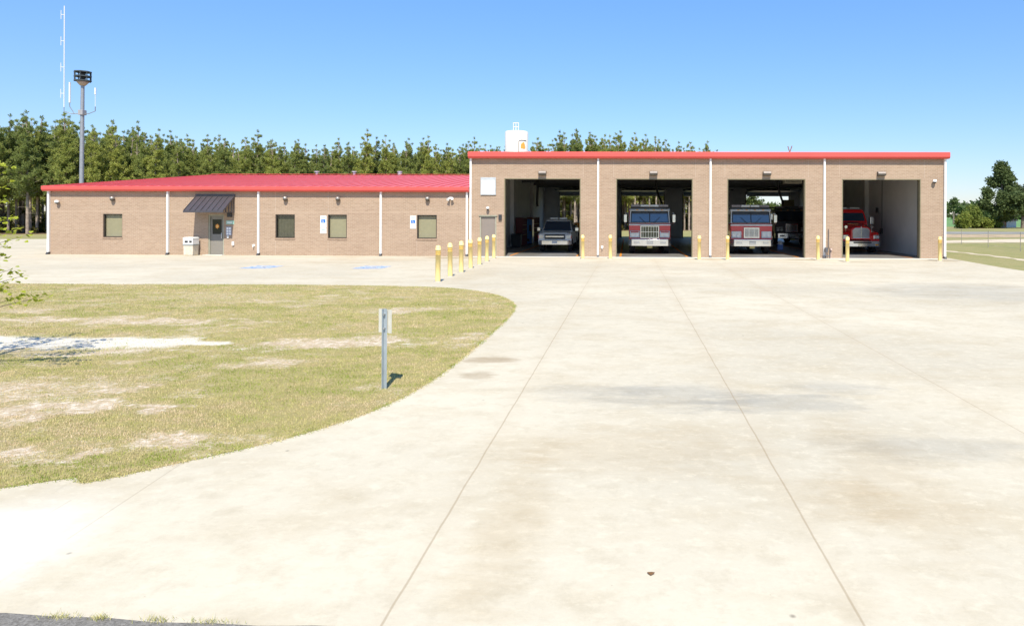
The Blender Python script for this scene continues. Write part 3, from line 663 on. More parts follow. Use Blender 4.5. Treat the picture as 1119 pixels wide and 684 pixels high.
# door notices
x0, _, z1 = at(247.2, 241.2, -.02); x1, _, z0 = at(255.8, 245.2, -.02)
o = tag(empty('door_sign', ((x0+x1)/2, 0, z0)), 'small green and white sign right of the office door', 'sign'); w = (x1-x0)/2; h = z1-z0
MB().box(-w, w, -.02, -.003, 0, h).build('sign_plate', mat('pale_green_sign', (.35,.55,.45), .5), o)
MB().box(-w*.75, w*.5, -.023, -.0205, h*.35, h*.65).build('sign_stripe', M_SIGNW, o)
x0, _, z1 = at(247, 248, -.02); x1, _, z0 = at(252.8, 257.3, -.02)
o = tag(empty('notice_board', ((x0+x1)/2, 0, z0)), 'grey notice board with six small papers under the green door sign', 'notice board'); w = (x1-x0)/2; h = z1-z0
MB().box(-w, w, -.02, -.003, 0, h).build('board', mat('board_grey', (.33,.33,.40), .5), o)
mb = MB()
for i in range(2):
    for j in range(3): mb.box(-w*.8+i*w*.9, -w*.1+i*w*.9, -.024, -.0205, h*(.08+.31*j), h*(.30+.31*j))
mb.build('paper', M_SIGNW, o)

# ---- painted symbols
for (px, py, lab) in ((286,292,'faded blue accessible symbol painted on concrete before the second window'), (406.5,292.3,'faded blue accessible symbol painted on concrete left of the bollard row')):
    x, y = gp(px, py); mb = MB(); mb.add([(-.62,-.75,.004),(.62,-.75,.004),(.62,.75,.004),(-.62,.75,.004)], [(0,1,2,3)])
    o = tag(empty('parking_symbol', (x, y, 0)), lab, 'painted symbol', 'accessible symbols painted on the parking bays')
    m_, nt, b = new_mat('faded_blue_paint'); nn = noise(nt, pos(nt), 4, 5, .7)
    nt.links.new(mix(nt, ramp(nt, nn, .42, .60), (.12,.27,.62), (.60,.60,.55)), b.inputs['Base Color']); b.inputs['Roughness'].default_value = .8
    mb.build('blue_square', m_, o); mb = MB(); iso_symbol(mb, 0, -.1, .62, .008, plane='z'); mb.build('wheelchair_symbol', mat('worn_white', (.62,.60,.54), .8), o)

# ---- bollards
M_YEL = mat('yellow_sleeve', (.92,.71,.29), .5, var=.06, scale=3)
def make_bollard():
    r_ = empty('bollard')
    MB().lathe([(.09,0),(.09,1.10),(.094,1.10),(.094,1.16),(.09,1.16),(.09,1.20),(.082,1.245),(.055,1.275),(0,1.285)], (0,0,0), 20).build('post', M_YEL, r_)
    mb = MB()
    for z in (1.03, .96): mb.lathe([(.0905,z),(.0925,z+.005),(.0925,z+.03),(.0905,z+.035)], (0,0,0), 20)
    mb.build('groove_band', mat('orange_band', (.82,.48,.10), .5), r_)
    MB().lathe([(.16,0.0),(.15,.02),(.106,.03)], (0,0,0), 16).build('base_collar', mat('collar_concrete', (.42,.38,.32), .9), r_); return r_
bl = [(478.4,308.2,'nearest of the seven yellow bollards in the row by the parking bays'),(492,302.3,'second nearest yellow bollard of the row of seven'),(504,298,'third nearest yellow bollard of the row of seven'),
 (514.3,293.5,'middle yellow bollard of the row of seven'),(523.8,289.5,'yellow bollard of the row standing before the left edge of the taupe door'),(532,286,'yellow bollard of the row standing before the middle of the taupe door'),(539.6,282.5,'yellow bollard of the row closest to the wall, right edge of the taupe door'),
 (637,283,'yellow bollard right of the bay holding the silver pickup'),(667,283,'yellow bollard left of the bay with the chrome-grille fire engine'),(764,284,'yellow bollard right of the bay with the chrome-grille fire engine'),
 (795,284.3,'yellow bollard left of the third bay, overlapping its fire engine'),(894,284.3,'yellow bollard before the brick pier and gas meter, right of the third bay'),(926,286.4,'yellow bollard in front of the red conventional truck'),(1027,285.3,'yellow bollard at the right corner of the building')]
proto = make_bollard()
for i, (px, py, lab) in enumerate(bl):
    o = proto if i == 0 else copy_tree(proto); x, y = gp(px, py); o.location = (x, y, 0); o.rotation_euler = (R(random.uniform(-.7,.7)), R(random.uniform(-.7,.7)), random.random()*6)
    tag(o, lab, 'bollard', 'yellow bollards')
# ---- litter bin
x, y = gp(204, 279.6); o = tag(empty('litter_bin', (x, -.42, 0)), 'tan litter bin with white hooded lid left of the office door', 'litter bin'); o.scale = (.9,.9,.93)
MB().loft([[(sx*a_, sy*a_, z) for sx, sy in ((-1,-1),(1,-1),(1,1),(-1,1))] for z, a_ in ((0,.27),(.05,.29),(.62,.30))]).build('bin_body', mat('tan_bin', (.60,.53,.42), .8), o, .02)
MB().box(-.33,.33,-.33,.33,.62,.68).build('bin_rim', mat('grey_rim', (.25,.27,.26), .6), o, .01)
mb = MB(); wall_holes(mb, -.31, .31, .68, 1.02, -.31, -.28, [(-.22,.0,.76,.90),(.07,.25,.76,.90)]); wall_holes(mb, -.31, .31, .68, 1.02, .28, .31, [])
mb.box(-.31,-.28,-.28,.28,.68,1.02); mb.box(.28,.31,-.28,.28,.68,1.02); mb.loft([[(sx*a_, sy*a_, z) for sx, sy in ((-1,-1),(1,-1),(1,1),(-1,1))] for z, a_ in ((1.02,.32),(1.05,.32),(1.10,.26))]); mb.build('bin_lid', M_WHITE, o)
MB().box(-.27,.27,-.275,.27,.685,.99).build('liner', M_DARKSTEEL, o)

# ================================================================== VEHICLES
M_CHROME = mat('chrome', (.72,.72,.72), .16, .92, var=.03); M_TYRE = mat('tyre_rubber', (.025,.025,.025), .85); M_BLACK = mat('black_trim', (.02,.02,.022), .5)
M_TRED = mat('truck_red', (.74,.02,.022), .25, var=.05, coat=.6); M_TSIL = mat('truck_silver', (.55,.56,.56), .3, .3); M_TWH = mat('truck_white', (.70,.70,.68), .35, coat=.3)
M_WS = mat('windscreen', (.03,.05,.08), .04, var=0, coat=1, spec=1.0)
M_LENS = mat('headlight_lens', (.75,.77,.78), .1, .3); M_REDL = mat('red_lens', (.6,.02,.02), .2); M_AMB = mat('amber_lens', (.8,.35,.03), .25)
def wheel(par, x, y, r, w):
    e = empty('wheel', (x, y, r)); e.parent = par; s_ = 1 if x > 0 else -1
    mb = MB(); mb.v = []; prof = [(r*.55,-w/2),(r*.94,-w/2),(r,-w*.36),(r,w*.36),(r*.94,w/2),(r*.55,w/2)]
    vs = []; n = 28
    for q, a in prof:
        for k in range(n): t = 2*math.pi*k/n; vs.append((a, q*math.cos(t), q*math.sin(t)))
    mb.add(vs, [(i*n+k, i*n+(k+1)%n, (i+1)*n+(k+1)%n, (i+1)*n+k) for i in range(len(prof)-1) for k in range(n)], True); mb.build('tyre', M_TYRE, e)
    mb = MB(); mb.cyl((-w*.3*s_,0,0),(w*.34*s_,0,0),r*.56,n=24); mb.cyl((w*.34*s_,0,0),(w*.5*s_,0,0),r*.2,n=16)
    for k in range(8): t = 2*math.pi*k/8; mb.cyl((w*.34*s_, r*.4*math.cos(t), r*.4*math.sin(t)),(w*.38*s_, r*.4*math.cos(t), r*.4*math.sin(t)),.02,n=8)
    mb.build('rim', M_CHROME, e)
def grille(par, x0, x1, z0, z1, y, nx, nz, name='grille', back=M_BLACK):
    g_ = empty(name); g_.parent = par
    MB().box(x0+.02, x1-.02, y+.02, y+.05, z0+.02, z1-.02).build('grille_backing', back, g_)
    mb = MB(); t = .05
    mb.box(x0,x0+t,y-.02,y+.03,z0,z1); mb.box(x1-t,x1,y-.02,y+.03,z0,z1); mb.box(x0+t,x1-t,y-.02,y+.03,z0,z0+t); mb.box(x0+t,x1-t,y-.02,y+.03,z1-t,z1)
    for k in range(1, nx): x = x0+(x1-x0)*k/nx; mb.box(x-.010,x+.010,y-.012,y+.022,z0+t,z1-t)
    for k in range(1, nz): z = z0+(z1-z0)*k/nz; mb.box(x0+t,x1-t,y-.009,y+.019,z-.014,z+.014)
    mb.build('grille_frame', M_CHROME, g_)
def fire_engine(red, upper, sil, style=0):
    r_ = empty('fire_engine'); W = 1.24
    # lower cab
    prof = [(.42,.55),(.40,.95),(.42,1.78),(.50,1.84),(3.6,1.84),(3.6,.55),(2.1,.55),(2.05,.95),(1.75,1.12),(1.25,1.12),(.95,.95),(.9,.55)]
    MB().prism(prof, 'x', -W, W).build('cab', red, r_, .03)
    # upper cab with window openings built as pillars and roof
    up = MB()
    up.loft([[( -W+.02,.50,1.845),(W-.02,.50,1.845),(W-.02,3.6,1.845),(-W+.02,3.6,1.845)],[(-W+.06,.70,2.60),(W-.06,.70,2.60),(W-.06,3.6,2.60),(-W+.06,3.6,2.60)],[(-W+.12,.80,2.72),(W-.12,.80,2.72),(W-.12,3.6,2.72),(-W+.12,3.6,2.72)]])
    up.build('cab_roof', upper, r_, .03)
    def wsP(u, v, off=.012): return (u, .50+.2*(v-1.845)/.755-off, v)
    for s_ in (-1, 1):
        mb = MB(); mb.add([wsP(s_*.03,1.92), wsP(s_*1.10,1.92), wsP(s_*1.06,2.52), wsP(s_*.03,2.54)], [(0,1,2,3)]); w_ = mb.build('windscreen', M_WS, r_)
        mb = MB(); mb.tube([wsP(s_*.25,1.86,.05), wsP(s_*.62,2.22,.04)], .012); mb.build('wiper', M_BLACK, r_)
        mb = MB(); xx = s_*(W+.002); mb.add([(s_*(W-.022),.72,1.92),(s_*(W-.022),1.75,1.92),(s_*(W-.055),1.75,2.5),(s_*(W-.055),.85,2.5)], [(0,1,2,3)]); mb.add([(s_*(W-.018),2.0,1.92),(s_*(W-.018),3.1,1.92),(s_*(W-.05),3.1,2.5),(s_*(W-.05),2.0,2.5)], [(0,1,2,3)]); mb.build('side_window', M_WS, r_)
        # dark surround of the windscreen
    mb = MB(); mb.add([wsP(-1.16,1.87,.006), wsP(1.16,1.87,.006), wsP(1.12,2.57,.006), wsP(-1.12,2.57,.006)], [(0,1,2,3)]); mb.build('windscreen_gasket', M_BLACK, r_)
    MB().box(-W-.01, W+.01, .385, .50, 1.70, 1.80).build('cab_trim', sil, r_, .02)
    # visor / brow and light bar
    MB().prism([(.62,2.58),(.66,2.70),(.95,2.76),(.95,2.6)], 'x', -W+.02, W-.02).build('brow', sil, r_, .02)
    lb = empty('light_bar'); lb.parent = r_
    MB().box(-1.15, 1.15, .75, 1.15, 2.76, 2.83).build('bar_base', M_BLACK, lb)
    for k, mm in enumerate((mat('smoked_lens', (.30,.27,.27), .3), sil, sil, mat('smoked_lens', (.30,.27,.27), .3))): MB().box(-1.14+k*.575, -1.14+k*.575+.55, .76, 1.14, 2.831, 2.97).build('bar_lens', mm if style == 0 else (sil if k in (1,2) else mat('dark_bar', (.25,.22,.22), .3)), lb, .03)
    for x in (-.75,-.25,.25,.75): MB().box(x-.06,x+.06,.60,.64,2.635,2.675).build('marker_light', M_AMB, r_)
    # front
    if style == 0: grille(r_, -.56, .56, .95, 1.69, .33, 7, 2, back=mat('grille_dark', (.16,.14,.06), .5))
    else: grille(r_, -.46, .46, .98, 1.60, .33, 3, 9, back=mat('grille_grey', (.20,.21,.22), .5))
    for s_ in (-1, 1):
        h_ = empty('headlight'); h_.parent = r_
        a, b_ = sorted((s_*.60, s_*1.20)); MB().box(a, b_, .345, .40, .98, 1.38).build('bezel', sil, h_, .02)
        mb = MB()
        for x in (s_*.76, s_*1.03): mb.cyl((x,.348,1.15),(x,.325,1.15),.105,n=20)
        mb.build('lens', M_LENS, h_); mb = MB(); mb.box(*sorted((s_*.66, s_*1.14)), .33, .346, 1.28, 1.35); mb.build('warning_light', M_REDL if style == 0 else M_LENS, h_)
        m_ = empty('mirror'); m_.parent = r_
        MB().tube([(s_*W,.75,2.45),(s_*(W+.22),.55,2.45),(s_*(W+.22),.55,1.80),(s_*W,.70,1.80)], .018).build('mirror_arm', M_CHROME, m_)
        MB().box(*sorted((s_*(W+.13), s_*(W+.32))), .50, .58, 1.90, 2.38).build('mirror_head', M_CHROME, m_, .03)
    bp = MB(); bp.loft([[(x, y, z) for y, z in ((yy,.50),(yy,.90),(.42,.90),(.42,.50))] for x, yy in ((-1.27,.22),(-1.10,.0),(-.4,-.04),(.4,-.04),(1.10,.0),(1.27,.22))]); bp.build('bumper', M_CHROME, r_, .02)
    for a_, b_, c_, d in ((-.2,.2,.60,.80),(.62,.95,.64,.76),(-.95,-.62,.64,.76)): MB().box(a_,b_,-.058,-.02,c_,d).build('siren_grille' if a_ == -.2 else 'bumper_light', mat('dull_steel', (.35,.35,.34), .5, .4), r_)
    MB().box(-.15,.15,.1,.14,.36,.50).build('number_plate', mat('yellow_plate', (.55,.45,.15), .5), r_)
    MB().box(-.45,.45,.3,9.0,.42,.56).build('chassis', M_BLACK, r_)
    # body
    mb = MB(); mb.box(-W, W, 3.7, 4.6, .55, 2.55); mb.box(-W, W, 4.62, 9.2, .95, 2.75); mb.box(-W, W, 4.62, 5.9, .5, .949); mb.box(-W, W, 7.6, 9.2, .5, .949); mb.build('body', red, r_, .02)
    for s_ in (-1, 1):
        mb = MB()
        for y0_ in (4.7, 6.0, 7.6): mb.box(*sorted((s_*(W+.001), s_*(W+.02))), y0_, y0_+1.2, 1.1, 2.5)
        mb.build('roller_shutter', sil, r_)
    mb = MB()
    for x in (-.5, .0): mb.box(x, x+.06, 4.6, 9.4, 2.85, 2.95)
    for k in range(12): mb.box(-.44, 0, 4.8+k*.38, 4.84+k*.38, 2.88, 2.92)
    mb.build('ladder', sil, r_)
    for s_ in (-1, 1): wheel(r_, s_*1.05, 1.5, .53, .32); wheel(r_, s_*1.02, 6.75, .53, .42)
    return r_
e1 = fire_engine(M_TRED, M_TWH, M_TSIL, 0)
x = at(710.2, 270, 2.6)[0]; e1.location = (x, 2.7, .012); tag(e1, 'red and white fire engine with chrome grid grille in the second bay', 'fire engine', 'fire engines')
e2 = fire_engine(M_TRED, M_TWH, mat('pale_silver', (.62,.62,.60), .4, .2), 1)
x = at(823.0, 270, 2.6)[0]; e2.location = (x, 2.8, .012); tag(e2, 'red and silver fire engine with a plain grey grille in the third bay', 'fire engine', 'fire engines')
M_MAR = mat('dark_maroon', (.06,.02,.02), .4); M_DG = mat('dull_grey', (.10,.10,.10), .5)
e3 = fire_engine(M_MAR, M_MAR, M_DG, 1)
x = at(866.5, 250, 16)[0]; e3.location = (x, 16, .012); e3.scale = (1.06,1,1.03); tag(e3, 'dark maroon fire engine parked deep behind the third bay, right of the silver one', 'fire engine', 'fire engines')
x, _, z = at(860.5, 226, 19); o = MB().box(-.45,.45,-.4,.4,0,.5).box(-.47,.47,-.42,.42,.5,.54).build('equipment_box', mat('olive_box', (.20,.17,.09), .7), bevel=.02); o.location = (x, 18.9, 3.07)
tag(o, 'olive box on the roof of the dark engine seen through the third bay', 'box')

def conventional():
    r_ = empty('tanker_truck')
    def sec(y, hw, z0, z1, cr=.18): return [(-hw,y,z0),(hw,y,z0),(hw,y,z1-cr),(hw-cr*.9,y,z1-.02),(hw*.4,y,z1+.03),(-hw*.4,y,z1+.03),(-hw+cr*.9,y,z1-.02),(-hw,y,z1-cr)]
    MB().loft([sec(.30,.60,.85,1.58,.12), sec(.36,.64,.85,1.64), sec(1.2,.76,.85,1.80), sec(2.2,.88,.85,1.92)], smooth=False).build('bonnet', M_TRED, r_, .02)
    for s_ in (-1, 1):
        # fenders: arched over the wheel
        pr = [(.38,.72),(.36,1.08),(.55,1.28),(1.1,1.38),(1.7,1.34),(2.05,1.15),(2.2,.75),(2.0,.75),(1.85,1.05),(1.55,1.18),(1.0,1.18),(.72,1.02),(.66,.72)]
        MB().prism(pr, 'x', *sorted((s_*.62, s_*1.16))).build('fender', M_TRED, r_, .04)
        h_ = empty('headlight'); h_.parent = r_
        MB().box(*sorted((s_*.78, s_*1.12)), .30, .40, .88, 1.14).build('bezel', M_CHROME, h_, .03); mb = MB(); mb.cyl((s_*.88,.30,1.01),(s_*.88,.275,1.01),.075,n=16); mb.cyl((s_*1.04,.30,1.01),(s_*1.04,.275,1.01),.06,n=16); mb.build('lens', M_LENS, h_)
        mb = MB(); mb.lathe([(0,.0),(.09,.01),(.095,.05)], (0,0,0), 12); mb = MB(); mb.cyl((s_*.80,.75,1.36),(s_*.80,.75,1.58),.012); mb.cyl((s_*.80,.78,1.63),(s_*.80,.70,1.63),.09,n=16); mb.build('fender_mirror', M_CHROME, r_)
        m_ = empty('mirror'); m_.parent = r_
        MB().tube([(s_*1.02,2.5,2.30),(s_*1.36,2.3,2.30),(s_*1.36,2.3,1.72),(s_*1.02,2.5,1.70)], .018).build('mirror_arm', M_CHROME, m_)
        MB().box(*sorted((s_*1.24, s_*1.46)), 2.2, 2.28, 1.78, 2.26).build('mirror_head', M_CHROME, m_, .03)
    # cab
    MB().loft([[(-1.04,2.2,.75),(1.04,2.2,.75),(1.04,4.2,.75),(-1.04,4.2,.75)],[(-1.04,2.2,1.93),(1.04,2.2,1.93),(1.04,4.2,1.93),(-1.04,4.2,1.93)],[(-.93,2.52,2.60),(.93,2.52,2.60),(.95,4.2,2.60),(-.95,4.2,2.60)],[(-.85,2.62,2.74),(.85,2.62,2.74),(.9,4.2,2.76),(-.9,4.2,2.76)]]).build('cab', M_TRED, r_, .04)
    def w(u, v): return (u, 2.2+.32*(v-1.93)/.67-.012, v)
    mb = MB(); mb.add([w(-.90,1.99), w(.90,1.99), w(.84,2.52), w(-.84,2.52)], [(0,1,2,3)]); mb.build('windscreen', M_WS, r_)
    for s_ in (-1,1): mb = MB(); mb.add([(s_*1.045,2.45,1.98),(s_*1.045,3.6,1.98),(s_*.96,3.6,2.5),(s_*.96,2.7,2.5)], [(0,1,2,3)]); mb.build('side_window', M_WS, r_)
    mb = MB(); mb.box(-.75,.75,2.75,3.1,2.76,2.80); mb.box(-.72,-.1,2.77,3.08,2.801,2.88); mb.box(.1,.72,2.77,3.08,2.801,2.88); mb.build('light_bar', M_TSIL, r_, .02)
    # grille
    g_ = empty('grille'); g_.parent = r_
    pl = [(-.50,.95),(.50,.95),(.52,1.42),(.38,1.56),(-.38,1.56),(-.52,1.42)]
    MB().prism(pl, 'y', .27, .31).build('grille_mesh', mat('grille_mesh', (.28,.29,.32), .4, .5), g_)
    mb = MB()
    for k in range(9): z = 1.0+k*.06; mb.box(-.48,.48,.262,.269,z,z+.015)
    mb.box(-.03,.03,.24,.262,.95,1.66); mb.build('grille_bar', M_CHROME, g_)
    MB().tube([(p_[0],.27,p_[1]) for p_ in pl+[pl[0]]], .022).build('grille_surround', M_CHROME, g_)
    bp = MB(); bp.loft([[(x, y, z) for y, z in ((yy,.42),(yy,.76),(yy+.1,.78),(.42,.78),(.42,.42))] for x, yy in ((-1.17,.30),(-1.0,.08),(-.3,.0),(.3,.0),(1.0,.08),(1.17,.30))]); bp.build('bumper', M_CHROME, r_, .02)
    mb = MB(); mb.box(-.55,.55,-.012,.02,.63,.72); mb.build('bumper_slot', M_BLACK, r_)
    for s_ in (-1,1): MB().box(*sorted((s_*.80, s_*.98)), .03, .10, .50, .58).build('marker_light', M_AMB, r_)
    # scripted hood mark: a run of short gold strokes
    mb = MB(); 
    for k in range(9):
        x0 = -.62+k*.075; mb.tube([(x0,.95-.0+k*.0,1.80),(x0+.03,.95,1.835),(x0+.06,.95,1.80)], .011, 5)
    mb.build('bonnet_mark', mat('gold_leaf', (.75,.50,.15), .4), r_)
    MB().box(-.4,.4,.4,9.4,.5,.74).build('chassis', M_BLACK, r_)
    MB().loft([[(x*1.2, y, z) for x, z in ((-1,1.0),(1,1.0),(1,2.45),(.8,2.6),(-.8,2.6),(-1,2.45))] for y in (4.4, 9.5)]).build('tank_body', M_TRED, r_, .03)
    for s_ in (-1, 1): wheel(r_, s_*1.0, 1.32, .50, .28); wheel(r_, s_*.95, 7.2, .50, .5)
    return r_
tk = conventional(); x = at(942.7, 270, 4.6)[0]; tk.location = (x, 4.6, .012); tag(tk, 'red long-nosed tanker truck with chrome bumper in the rightmost bay', 'fire truck')

def pickup():
    r_ = empty('pickup_truck'); MS = mat('silver_paint', (.82,.79,.74), .4, .0, var=.04, coat=.5)
    W = 1.0
    # side profile of lower body, wheel arches cut in the outline
    def arch(cy, r0): return [(cy+r0*math.cos(t), .38+r0*math.sin(t)) for t in np.linspace(math.pi*1.0, 0, 9)]
    prof = [(.10,.45),(.06,.72),(.08,1.02),(.22,1.12),(1.55,1.17),(5.85,1.20),(5.85,.50)] + [(p_[0],max(p_[1],.42)) for p_ in reversed(arch(4.75,.5))] + [(p_[0],max(p_[1],.42)) for p_ in reversed(arch(1.05,.5))]
    MB().prism(prof, 'x', -W, W).build('body', MS, r_, .06)
    MB().loft([[(-.80,.15,1.10),(.80,.15,1.10),(.88,1.6,1.16),(-.88,1.6,1.16)],[(-.70,.30,1.17),(.70,.30,1.17),(.80,1.6,1.24),(-.80,1.6,1.24)]]).build('bonnet', MS, r_, .04)
    MB().loft([[(-.96,1.45,1.17),(.96,1.45,1.17),(.96,4.0,1.19),(-.96,4.0,1.19)],[(-.76,2.15,1.83),(.76,2.15,1.83),(.76,3.7,1.85),(-.76,3.7,1.85)],[(-.68,2.3,1.90),(.68,2.3,1.90),(.68,3.6,1.91),(-.68,3.6,1.91)]]).build('cab', MS, r_, .04)
    def w(u, v, off=.012): k = (v-1.17)/.66; return (u*(1-.2*k), 1.45+.70*k-off*.9, v+off*.7)
    mb = MB(); mb.add([w(-.90,1.24), w(.90,1.24), w(.92,1.80), w(-.92,1.80)], [(0,1,2,3)]); mb.build('windscreen', M_WS, r_)
    for s_ in (-1,1):
        def sd(y, v): k = (v-1.18)/.66; return (s_*(.96-.20*k+.008), y, v)
        mb = MB(); mb.add([sd(1.75,1.24), sd(2.75,1.24), sd(2.75,1.78), sd(2.25,1.78)], [(0,1,2,3)]); mb.add([sd(2.85,1.24), sd(3.7,1.24), sd(3.6,1.78), sd(2.85,1.78)], [(0,1,2,3)]); mb.build('side_window', M_WS, r_)
        h_ = empty('headlight'); h_.parent = r_; MB().box(*sorted((s_*.66, s_*.985)), .04, .16, .78, 1.04).build('lens', M_LENS, h_, .03)
        MB().box(*sorted((s_*.93, s_*1.006)), .045, .22, .80, .98).build('side_marker', M_REDL, h_)
        m_ = empty('mirror'); m_.parent = r_; MB().box(*sorted((s_*.98, s_*1.2)), 1.85, 1.93, 1.22, 1.30).build('mirror_arm', M_BLACK, m_); MB().box(*sorted((s_*1.08, s_*1.30)), 1.80, 1.92, 1.20, 1.44).build('mirror_head', M_CHROME, m_, .03)
        for y_ in (1.05, 4.75): wheel(r_, s_*.86, y_, .40, .27)
    g_ = empty('grille'); g_.parent = r_; MB().box(-.62,.62,.03,.10,.76,1.05).build('grille_mesh', M_BLACK, g_, .02); MB().box(-.56,.56,.0,.029,.87,.97).build('grille_bar', M_CHROME, g_, .02)
    MB().loft([[(x, y, z) for y, z in ((yy,.42),(yy,.70),(.2,.74),(.2,.42))] for x, yy in ((-1.01,.12),(-.8,-.06),(.8,-.06),(1.01,.12))]).build('bumper', M_CHROME, r_, .03)
    mb = MB(); mb.box(-.16,.16,-.075,-.062,.52,.66); mb.build('number_plate', M_SIGNW, r_)
    mb = MB(); mb.box(-.55,.55,2.45,2.75,1.92,1.95); mb.box(-.53,-.05,2.47,2.73,1.951,2.03); mb.box(.05,.53,2.47,2.73,1.951,2.03); mb.build('light_bar', M_TSIL, r_, .02)
    mb = MB(); mb.box(-.35,.35,1.9+.16,1.98+.16,1.72,1.745); mb.build('visor_light', M_AMB, r_)
    mb = MB(); mb.box(-.95,.95,4.1,5.8,1.205,1.55); mb.build('bed_cap', mat('black_cap', (.03,.03,.035), .4), r_, .03)
    return r_
pk = pickup(); x = at(605.9, 270, 4.4)[0]; pk.location = (x, 4.5, .012); pk.scale = (1.04,1,1.05); tag(pk, 'silver crew-cab pickup with a roof light bar in the leftmost bay', 'pickup truck')

# ---- turnout gear rack, vending machine, bin, heaters, hose reel
xw = XM+.4
r_ = tag(empty('gear_rack', (xw, 13.2, .012)), 'red rack of striped firefighter coats along the left bay wall', 'gear rack')
M_GR = mat('rack_red', (.16,.025,.025), .5)
mb = MB(); 
for k in range(6): mb.box(0,.55,k*1.0*.42-.02+0,k*.42+.02,0,2.05)
mb.box(0,.55,0,2.1,2.05,2.1); mb.build('rack_frame', M_GR, r_)
for k in range(5):
    MB().loft([[(.1,k*.42+.06,z),(.1+d_,k*.42+.06,z),(.1+d_,k*.42+.36,z),(.1,k*.42+.36,z)] for z, d_ in ((.5,.42),(1.2,.38),(1.75,.30),(1.9,.1))]).build('coat', mat('coat_tan', (.10,.045,.03), .9), r_, .03)
    mb = MB()
    for z in (.75, 1.15, 1.5): mb.box(.09,.53,k*.42+.05,k*.42+.37,z,z+.05)
    mb.build('coat_stripe', mat('reflective_stripe', (.60,.50,.10), .5), r_)
def rk(y0, n, lab):
    c_ = copy_tree(r_); c_.location = (xw, y0, .012); return tag(c_, lab, 'gear rack', 'gear racks on the left wall')
tag(r_, group='gear racks on the left wall'); rk(18.4, 0, 'red rack of striped coats behind the blue vending machine')
rk(20.7, 0, 'farthest red rack of striped coats, half hidden by the silver pickup')
vm = tag(empty('vending_machine', (xw+.45, 15.9, .012)), 'bright blue vending machine between the red gear racks', 'vending machine')
MB().box(-.42,.42,0,.95,0,1.95).build('cabinet', mat('vending_blue', (.03,.17,.45), .35, coat=.5), vm, .02); MB().box(-.36,.1,-.012,.0,.6,1.8).build('display', mat('vending_display', (.10,.32,.62), .2), vm)
MB().box(.16,.36,-.014,.0,1.0,1.5).build('coin_panel', M_BLACK, vm); MB().box(.405,.425,-.02,.1,.1,1.9).build('edge_strip', mat('vending_edge', (.6,.6,.45), .4), vm); MB().box(-.3,.2,-.015,0,.2,.42).build('delivery_slot', M_BLACK, vm)
o = MB().loft([[(sx*a_, sy*a_, z) for sx, sy in ((-1,-1),(1,-1),(1,1),(-1,1))] for z, a_ in ((0,.3),(.85,.36),(.9,.38),(.95,.3))]).build('wheelie_bin', M_BLACK, bevel=.03); o.location = (xw+.5, 10.6, .012); tag(o, 'black bin on the floor inside the left bay', 'bin')
def heater(px, py, Y, lab):
    x, _, z = at(px, py, Y); h_ = tag(empty('unit_heater', (x, Y, z)), lab, 'heater')
    MB().box(-.55,.55,-.35,.35,-.2,.22).build('casing', mat('heater_beige', (.55,.50,.38), .5), h_, .02)
    mb = MB(); [mb.box(-.5+.25*0,.5,-.365,-.352,-.15+k*.07,-.12+k*.07) for k in range(5)]; mb.build('louvre', M_DARKSTEEL, h_)
    MB().cyl((0,0,.22),(0,0,5.3-z),.06).build('flue', M_CHROME, h_)
heater(865.5, 197.6, 7.2, 'beige unit heater hung from the ceiling of the third bay')
x, _, z = at(587.4, 200, 14); o = MB().tube([(x,14,5.2),(x,14,4.2),(x-.03,14,3.2),(x,14,2.95)], .09).build('exhaust_hose', M_BLACK); tag(o, 'black exhaust hose hanging over the silver pickup', 'hose')
for px, Y, lab in ((716.5,12,'black exhaust hose hanging behind the chrome-grille fire engine'),(850,11,'black exhaust hose hanging right of the third bay engine')):
    x = fx(px, Y); o = MB().tube([(x,Y,5.2),(x+.02,Y,4.3),(x+.3,Y+.3,3.6),(x+.5,Y+.5,3.2)], .08).build('exhaust_hose', M_BLACK); tag(o, lab, 'hose')
x, _, z = at(632.5, 250, 12); o = tag(empty('storage_drum', (x-.1, 12.5, .012)), 'orange drum on a dark stand right of the silver pickup', 'drum'); MB().box(-.4,.4,-.3,.3,0,1.1).build('stand', M_DARKSTEEL, o); MB().cyl((0,-.1,1.1),(0,-.1,1.75),.28,n=20).build('drum_shell', M_ORANGE, o)
x, y = at(852.3, 266, 9)[0], 9; o = tag(empty('helmet', (x, y, .012)), 'small white helmet on the floor right of the third bay engine', 'helmet')
MB().lathe([(.22,.0),(.21,.03),(.15,.05),(.14,.15),(.09,.23),(0,.26)], (0,0,.35), 16).build('shell', M_SIGNW, o); MB().box(-.18,.18,-.15,.15,0,.35).build('crate', mat('pale_blue_crate', (.12,.22,.5), .6), o)
# electrical bits on the right interior wall
mb = SB(); xx = XR-.38
for y_, z_ in ((9,2.7),(8.2,1.3),(13.5,1.5)): mb.box(xx-.1, xx, y_, y_+.25, z_-.15, z_+.2)
mb.box(xx-.03, xx, 8.3, 8.33, 1.5, 5.2); mb.build('electric_box', M_DARKSTEEL)
x, _, z = at(943.6, 205.5, 20); o = MB().cyl((x,20,z-.1),(x,20,z+.12),.12).cyl((x,20,z+.12),(x,20,5.3),.015).build('ceiling_lamp', mat('cream_lamp', (.6,.5,.35), .5)); tag(o, 'small cream lamp hanging in the rightmost bay', 'lamp')

